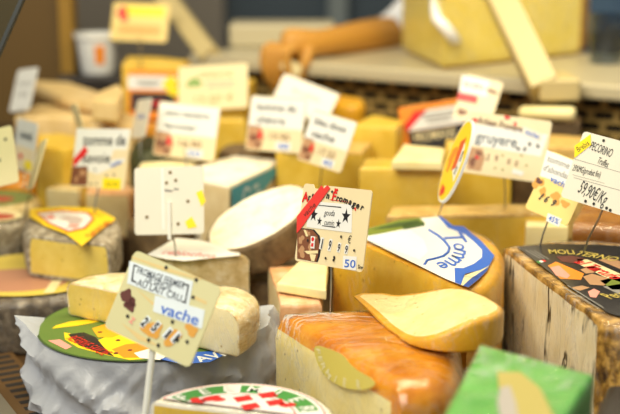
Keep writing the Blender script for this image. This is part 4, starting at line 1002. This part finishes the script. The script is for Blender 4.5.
p.many('orange_figure', [blob(*cpx(*v_(150, 270)), .0085, 21), blob(*cpx(*v_(206, 292)), .0075, 23), blob(*cpx(*v_(262, 272)), .0055, 25)], plain('print_honey', '#d59a3a', .5), 2)
p.many('rivets', [circ(*cpx(*v_(*q)), .0017) for q in ((190, 93), (276, 128), (267, 178), (80, 232), (208, 248), (140, 300), (168, 315), (222, 300), (250, 305))], M('rivet'), 4)
for s_, x, y in (('2', 130, 248), ('5', 160, 262), ('1', 194, 280), ('1', 218, 292)):
    c = cpx(*v_(x, y)); q = p.rect('digit_tile', c[0], c[1], .0052, .0115, M('box_blue'), 3, -22); p.text([(s_, c[0], c[1], .0085, .0044, -22, 0, .04)], M('print_black'), 4, 'lettering', q)
p.text([('z', *cpx(*v_(96, 240)), .0085, .0044, -14, 0, .02)], M('print_pink'), 3)
t0 = p.w(0, -p.H / 2 + .016, -.004); ft = at_d(144, 424, 1.095); ft = t0 + (ft - t0) * ((t0.z - .0) / (t0.z - ft.z))
off = p.root.location.copy(); new = Vector((ft.x, ft.y, 0))
def reroot(r, new):
    d = r.location - new
    def go(o):
        for c in o.children:
            if c.type == 'MESH':
                for v in c.data.vertices: v.co += d
            go(c)
    go(r); r.location = new
reroot(p.root, new)
mk('stick', *tube([t0, t0.lerp(ft, .5), ft], .0030, 14), M('pin_clear'), p.root, 60)
mk('stick_base', *lathe([(.001, .010), (.006, .010), (.012, .004), (.013, 0)], new, 24), M('pin_clear'), p.root, 40)
# pecorino tag
p = tag('white pecorino tag priced 59,90 at the right edge', (576, 129), (662, 152), (568, 199), (1.30, 1.235, 1.29), base='card_white', pin=on_z(580, 253, .152), pinr=.0011)
e_ = lambda x, y: (525 + x * 95 / 358, 130 + y * 110 / 414)
ys = p.poly('yellow_sticker', cq(e_(188, 60), e_(248, 16), e_(250, 56), e_(187, 106)), M('sticker_yellow'), 3); dtext(p, 'Brebis', cpx(*e_(196, 76)), cpx(*e_(240, 46)), .0062, M('print_black'), 4, 0, 0, ys)
for s_, a, b, h in (('PECORINO', (248, 56), (330, 88), .0090), ('Truffes', (276, 112), (316, 130), .0072), ('29%MG(produit fini)', (182, 140), (286, 168), .0068), ('59,90€/Kg', (208, 210), (310, 262), .0135)):
    dtext(p, s_, cpx(*e_(*a)), cpx(*e_(*b)), h, M('print_black'), 2, 0)
p.many('strip_edges', [cq(e_(186, 108), e_(358, 158), e_(358, 160), e_(186, 110)), cq(e_(184, 178), e_(358, 226), e_(358, 228), e_(184, 180)), cq(e_(180, 168), e_(300, 200), e_(300, 201.5), e_(180, 169.5))], M('print_grey'), 1)
p.many('rivets', [circ(*cpx(*e_(*q)), .0016) for q in ((297, 40), (229, 268), (260, 278), (308, 294), (322, 302))], M('rivet'), 3)
# abondance tag
p = tag('yellow tomme d\'abondance tag half hidden by the pecorino tag', (547, 149), (590, 166), (529, 210), (1.365, 1.335, 1.36), base='card_yellow', pin=on_z(538, 246, .152))
wb = p.poly('white_strip', cq((547, 150), (590, 167), (583, 190), (540, 176)), M('sticker_white'), 1)
for s_, a, b, h in (('tomme', (548, 158), (570, 166), .007), ("d'abondance", (544, 167), (576, 179), .007)): dtext(p, s_, cpx(*a), cpx(*b), h, M('print_grey'), 2, 0.01, 0, wb)
dtext(p, 'vache', cpx(551, 178), cpx(569, 187), .0066, M('print_blue'), 2, .015, 0, wb)
p.many('orange_figure', [blob(*cpx(538, 183), .006, 31), blob(*cpx(543, 192), .0045, 33), blob(*cpx(556, 198), .0062, 35), blob(*cpx(565, 204), .0045, 36)], M('print_honey'), 1)
p.many('brown_figure', [blob(*cpx(539, 181), .0034, 41)], M('print_maroon'), 2)
for s_, x, y in (('1', 541, 196), ('6', 547, 199), ('9', 554, 203)): p.text([(s_, *cpx(x, y), .008, .004, -18, 0, .03)], M('print_black'), 3)
q = p.poly('white_sticker', cq((548, 213), (562, 219), (559, 227), (546, 221)), M('sticker_white'), 2); dtext(p, '45%', cpx(549, 217.5), cpx(559, 222), .006, M('print_blue'), 3, .01, 0, q)
# gruyere tag
p = tag('large cream gruyere tag with a white name strip', (467, 111), (549, 121), (463, 172), (1.555, 1.515, 1.55), pin=on_z(505, 206, .147), pinr=.0011)
y_ = lambda x, y: (465 + x * 155 / 617, 104 + y * 104 / 414)
p.poly('white_strip', cq(y_(22, 76), y_(330, 122), y_(302, 210), y_(16, 160)), M('sticker_white'), 1)
p.text([('Artisan Fromager', *cpx(*y_(145, 82)), .0085, p.W * .60, -5, .1, .02)], M('print_maroon'), 2)
for pl_ in (blob(*cpx(*y_(40, 64)), .003, 3), blob(*cpx(*y_(168, 54)), .003, 4), blob(*cpx(*y_(200, 80)), .0022, 5)): p.poly('red_flourish', pl_, M('print_red'), 3)
dtext(p, 'gruyere', cpx(*y_(45, 126)), cpx(*y_(208, 152)), .0135, M('print_slate'), 2, .012)
q = p.poly('blue_sticker', cq(y_(232, 88), y_(308, 120), y_(300, 148), y_(226, 116)), M('card_white'), 3); dtext(p, 'vache', cpx(*y_(242, 108)), cpx(*y_(296, 130)), .006, M('print_blue'), 4, .02, 0, q)
p.many('black_marks', [blob(*cpx(*y_(x, y)), .0022, x) for x, y in ((212, 178), (238, 180), (258, 160), (290, 168), (24, 124))], M('print_black'), 2)
p.many('picture_print', [cq(y_(12, 170), y_(70, 178), y_(80, 215), y_(62, 268), y_(8, 260))], M('print_tan'), 1)
p.many('picture_print', [blob(*cpx(*y_(30, 230)), .005, 6), blob(*cpx(*y_(56, 196)), .0035, 7)], M('print_brown'), 2)
p.many('red_badge', [blob(*cpx(*y_(48, 212)), .0026, 9)], M('print_red'), 3)
p.text([('9', *cpx(*y_(125, 216)), .008, .004, -6, 0, .02), ('5', *cpx(*y_(92, 212)), .008, .004, -6, 0, .02), ('0', *cpx(*y_(175, 228)), .007, .004, -6, 0, .02), ('0', *cpx(*y_(205, 236)), .007, .004, -6, 0, .02)], M('print_brown'), 2)
p.many('rivets', [circ(*cpx(*y_(*q)), .0014) for q in ((120, 255), (150, 205), (225, 205), (245, 245), (150, 262))], M('print_olive'), 2)
p.rect('white_sticker', *cpx(*y_(210, 272)), .014, .006, M('sticker_white'), 2, -8)
# oval tag nearly edge on
c = at_d(455, 161, 1.41); Vv = (at_d(468, 120, 1.415) - at_d(443, 203, 1.405)); Hh = Vv.length / 2
r = root('price_tag', 'oval yellow tag seen nearly edge on left of the gruyere tag', 'price tag', on_z(437, 212, .1475), 'price tags in the counter')
Un = Vector((.085, -.99, 0)); p = Panel(c, Un, Vv, r, .003)
if p.N.dot(EYE - c) < 0: p = Panel(c, -Un, Vv, r, .003)
p.disc('card', 0, 0, Hh * .8, M('sticker_white'), 0, Hh, n=48); p.disc('yellow_field', 0, 0, Hh * .76, M('print_yellow'), 1, Hh * .95, n=48)
p.poly('white_field', [(Hh * .3, Hh * .5), (Hh * .62, Hh * .1), (Hh * .55, -Hh * .4), (Hh * .1, -Hh * .2), (Hh * .0, Hh * .3)], M('sticker_white'), 2)
p.poly('red_band', [(-Hh * .1, Hh * .45), (Hh * .25, Hh * .62), (Hh * .3, -Hh * .1), (Hh * .0, -Hh * .25)], M('print_redorange'), 3)
p.poly('red_spot', blob(-Hh * .1, -Hh * .75, Hh * .15, 4), M('print_red'), 3); p.poly('orange_spot', blob(-Hh * .35, .0, Hh * .25, 6), M('print_orange'), 2)
p.many('black_print', [rct(Hh * .45, Hh * .2, .004, .012), rct(Hh * .4, -Hh * .15, .004, .01)], M('print_black'), 3)
mk('pin', *tube([p.w(0, -Hh * .9, -.004), on_z(437, 213, .147) - Vector((0, 0, .01))], .0009, 8), M('pin_steel'), r, 60)
# red and white tag
p = tag('small tag with a red band above the gruyere tag', (463, 73), (500, 82), (456, 118), (1.76, 1.74, 1.75), pin=on_z(480, 152, .19))
x_ = lambda x, y: (450 + x * 170 / 391, 70 + y * 180 / 414)
p.poly('white_field', cq((462, 75), (490, 81), (487, 97), (459, 92)), M('sticker_white'), 1); p.poly('red_band', cq((459, 92), (478, 96), (477, 104), (457, 100)), M('print_red'), 2)
dtext(p, 'brebis', cpx(464, 83), cpx(484, 87), .008, M('print_brown'), 2, .01); p.many('brown_mark', [cq((488, 88), (498, 92), (496, 95), (486, 91)), ], M('print_brown'), 2); p.poly('brown_print', blob(*cpx(462, 112), .006, 4), M('print_brown'), 2)
f = flat(.19, (446, 148), (512, 149), (512, 141), (446, 140))
ch('comte_block', 'yellow cheese block behind the left half of the gruyere tag', f, 'c', T1, .13, 'paste_yellow', 'rind_comte', rtop='p', rind_strip=False, r=.003)
# tomme de savoie tag
p = tag('white tomme de savoie tag with a yellow sticker', (77, 128), (131, 130), (70, 186), (1.655, 1.605, 1.65), pin=on_z(93, 214, .126), base='card_cream', pinr=.0012)
s_ = lambda x, y: (x * 155 / 617, 104 + y * 104 / 414)
p.poly('white_strip', cq(s_(306, 98), s_(520, 100), s_(496, 230), s_(390, 280), s_(290, 250)), M('sticker_white'), 1)
dtext(p, 'tomme de', cpx(*s_(332, 142)), cpx(*s_(502, 142)), .0150, M('print_black'), 2, .014); dtext(p, 'savoie', cpx(*s_(330, 212)), cpx(*s_(440, 214)), .0140, M('print_black'), 2, .014)
p.poly('red_corner', cq(s_(292, 222), s_(340, 166), s_(352, 190), s_(294, 252)), M('print_red'), 3)
p.poly('brown_print', cq(s_(288, 250), s_(350, 248), s_(346, 324), s_(280, 322)), M('print_brown'), 2); p.many('brown_print', [blob(*cpx(*s_(330, 275)), .005, 4), blob(*cpx(*s_(305, 300)), .004, 6)], M('print_tan'), 3)
p.poly('tan_field', cq(s_(455, 182), s_(506, 182), s_(502, 215), s_(440, 222)), plain('print_buff', '#e5d2ae', .5), 2)
dtext(p, 'vache', cpx(*s_(440, 244)), cpx(*s_(484, 228)), .006, M('print_blue'), 3, .02)
q = p.poly('yellow_sticker', cq(s_(410, 294), s_(482, 298), s_(480, 340), s_(408, 338)), M('sticker_yellow'), 3); dtext(p, '28,90', cpx(*s_(420, 318)), cpx(*s_(472, 320)), .006, M('print_olive'), 4, .0, 0, q)
p.many('rivets', [circ(*cpx(*s_(*q)), .0016) for q in ((380, 262), (425, 286), (455, 282), (385, 318), (362, 318))], M('rivet'), 3)
# blank white tag
p = tag('blank white tag back with two yellow stickers', (132, 168), (201, 166), (137, 235), (1.455, 1.44, 1.45), base='card_white', pin=on_z(176, 256, .118), pinr=.001)
b_ = lambda x, y: (120 + x * 190 / 620, 140 + y * 120 / 392)
p.poly('strip', cq(b_(134, 92), b_(142, 92), b_(146, 292), b_(138, 292)), M('label_paper'), 1)
p.poly('yellow_sticker', cq(b_(248, 172), b_(268, 163), b_(280, 200), b_(266, 218)), M('sticker_yellow'), 2); p.poly('yellow_sticker', cq(b_(212, 268), b_(234, 250), b_(252, 284), b_(222, 290)), M('sticker_yellow'), 2)
p.many('rivets', [circ(*cpx(*b_(*q)), .0021) for q in ((164, 106), (152, 140), (182, 132), (222, 200), (88, 252), (164, 276), (190, 274))], plain('rivet_brown', '#7d6a44', .4, .4), 2)
p.many('grey_marks', [cq(b_(146, 160), b_(172, 164), b_(172, 170), b_(146, 168)), cq(b_(176, 156), b_(192, 158), b_(192, 164), b_(176, 163))], M('print_grey'), 2)
t0 = p.w(.001, -.002, .0016); mk('pin_holder', *tube([t0, p.w(.001, -p.H / 2 - .006, .0016)], .0022, 10), M('label_paper'), p.root, 60)
# the blurred tags further back
std(tag('cream tag with a brown badge behind the blank white tag', (159, 101), (220, 107), (153, 155), (1.77, 1.75, 1.765), pin=on_z(186, 170, .172)), 'saint nectaire', 'fermier', True, '16,90', sub='50', size=.007)
p = tag('large cream tag with green print at the back', (177, 67), (246, 63), (180, 111), (2.02, 2.0, 2.01), base='print_cream', pin=on_z(212, 116, .205))
p.poly('green_print', blob(-p.W * .27, p.H * .12, .010, 3), plain('print_leaf', '#7fa04a', .5), 1)
p.text([('chèvre', .004, p.H * .30, .011, p.W * .5, 0, 0, .0), ('15,50 €', 0, -p.H * .25, .012, p.W * .6, 0, 0, 0)], M('print_olive'), 1); p.many('print_lines', [rct(.012, p.H * .1, p.W * .45, .002), rct(.012, 0, p.W * .4, .002)], M('print_grey'), 1)
std(tag('white tomme de chèvre tag left of the two leaning ones', (250, 95), (305, 99), (247, 149), (1.77, 1.74, 1.765), pin=on_z(278, 150, .183)), 'tomme de', 'chèvre', True, '19,90', sub='48', size=.010)
p = tag('plain cream tag standing behind the two white tags', (281, 72), (336, 93), (273, 106), (1.92, 1.89, 1.91), base='card_white', pin=on_z(326, 142, .185)); p.text([('brebis', .0, p.H * .15, .008, p.W * .5, 0, 0, 0)], M('print_grey'), 1)
std(tag('white tag leaning right, directly above the gouda tag', (310, 108), (354, 121), (300, 160), (1.66, 1.62, 1.655), pin=on_z(318, 200, .13)), 'bleu doux', 'vache', True, '17,50', sub='45', size=.009)
p = tag('orange tag with a yellow band at the top left', (112, 2), (168, 4), (112, 40), (2.30, 2.28, 2.29), base=None or 'print_tagorange' if False else 'card_yellow', pin=on_z(140, 66, .262))
p.rect('yellow_band', .006, p.H * .28, p.W * .72, p.H * .26, M('sticker_yellow'), 1); p.poly('red_print', blob(-p.W * .32, p.H * .2, .012, 5), M('print_red'), 2); p.rect('orange_band', 0, -p.H * .22, p.W * .8, p.H * .3, plain('print_peach', '#e2b468', .5), 1); p.text([('FROMAGE', .0, -p.H * .2, .012, p.W * .6, 0, 0, 0)], M('print_honey'), 2)
p = tag('cream tag cut off by the left edge', (-38, 138), (15, 124), (-38, 196), (1.54, 1.52, 1.53), base='print_cream', pin=on_z(-10, 205, .112)); p.many('rivets', [circ(p.W * .36, p.H * .28, .002), circ(p.W * .2, -p.H * .05, .002)], M('rivet'), 1)
p = tag('narrow grey and yellow tag near the left edge', (15, 117), (35, 123), (15, 168), (1.78, 1.71, 1.77), base='card_grey', pin=on_z(24, 180, .15)); W, H_ = p.W / 2, p.H / 2
p.rect('tan_field', 0, -H_ * .5, W * 1.9, H_ * .9, M('print_buff'), 1); p.rect('yellow_sticker', W * .5, -H_ * .7, W * .7, H_ * .35, M('sticker_yellow'), 2); p.rect('red_badge', -W * .3, -H_ * .45, W * .3, H_ * .2, M('print_red'), 2); p.text([('cantal', 0, H_ * .45, .012, W * 1.2, 0, 0, .02)], M('print_slate'), 2)
p = tag('blurred grey tag against the brown end wall', (18, 70), (38, 67), (9, 112), (2.02, 1.97, 2.01), base='card_grey', pin=on_z(20, 122, .19)); p.text([('ossau', 0, .012, .010, p.W * .7, 0, 0, .0), ('iraty', 0, -.006, .010, p.W * .6, 0, 0, .0)], M('print_grey'), 1)
tag('cream tag turned edge on beside the tomme de savoie tag', (40, 142), (47, 138), (26, 190), (1.62, 1.55, 1.61), base='print_cream', pin=on_z(24, 214, .116))
p = tag('narrow white tag among the left back tags', (137, 100), (151, 98), (131, 138), (1.80, 1.74, 1.79), base='card_white', pin=on_z(140, 150, .184)); p.text([('bleu', 0, .004, .010, p.W * .6, 0, 0, .0)], M('print_blue'), 1)
tag('pale slanted tag edge behind the tomme de savoie tag', (69, 106), (75, 104), (80, 134), (1.74, 1.70, 1.73), base='print_cream', pin=on_z(84, 152, .185))

# ================================================================== light
w = bpy.data.worlds.new('world'); S.world = w; w.use_nodes = True
bgn = w.node_tree.nodes['Background']; bgn.inputs[0].default_value = (.80, .80, .78, 1); bgn.inputs[1].default_value = .27
def area(name, loc, look, sx, sy, power, colr):
    l = bpy.data.lights.new(name, 'AREA'); l.shape = 'RECTANGLE'; l.size = sx; l.size_y = sy; l.energy = power; l.color = colr
    o = bpy.data.objects.new(name, l); COL.objects.link(o); o.location = loc
    o.rotation_euler = (Vector(look) - Vector(loc)).to_track_quat('-Z', 'Y').to_euler(); return o
area('counter_lamp', (.1, 1.45, 1.30), (.05, 1.55, 0), 2.0, .16, 20, (1, .85, .54))
area('front_fill', (-.9, -.35, 1.9), (0, 1.5, .1), 1.6, 1.0, 42, (1, .95, .82))  # unseen fill light, added to brighten the front faces
S.view_settings.view_transform = 'Standard'; S.view_settings.look = 'None'; S.view_settings.exposure = .42; S.view_settings.gamma = 1
S.view_settings.use_curve_mapping = False
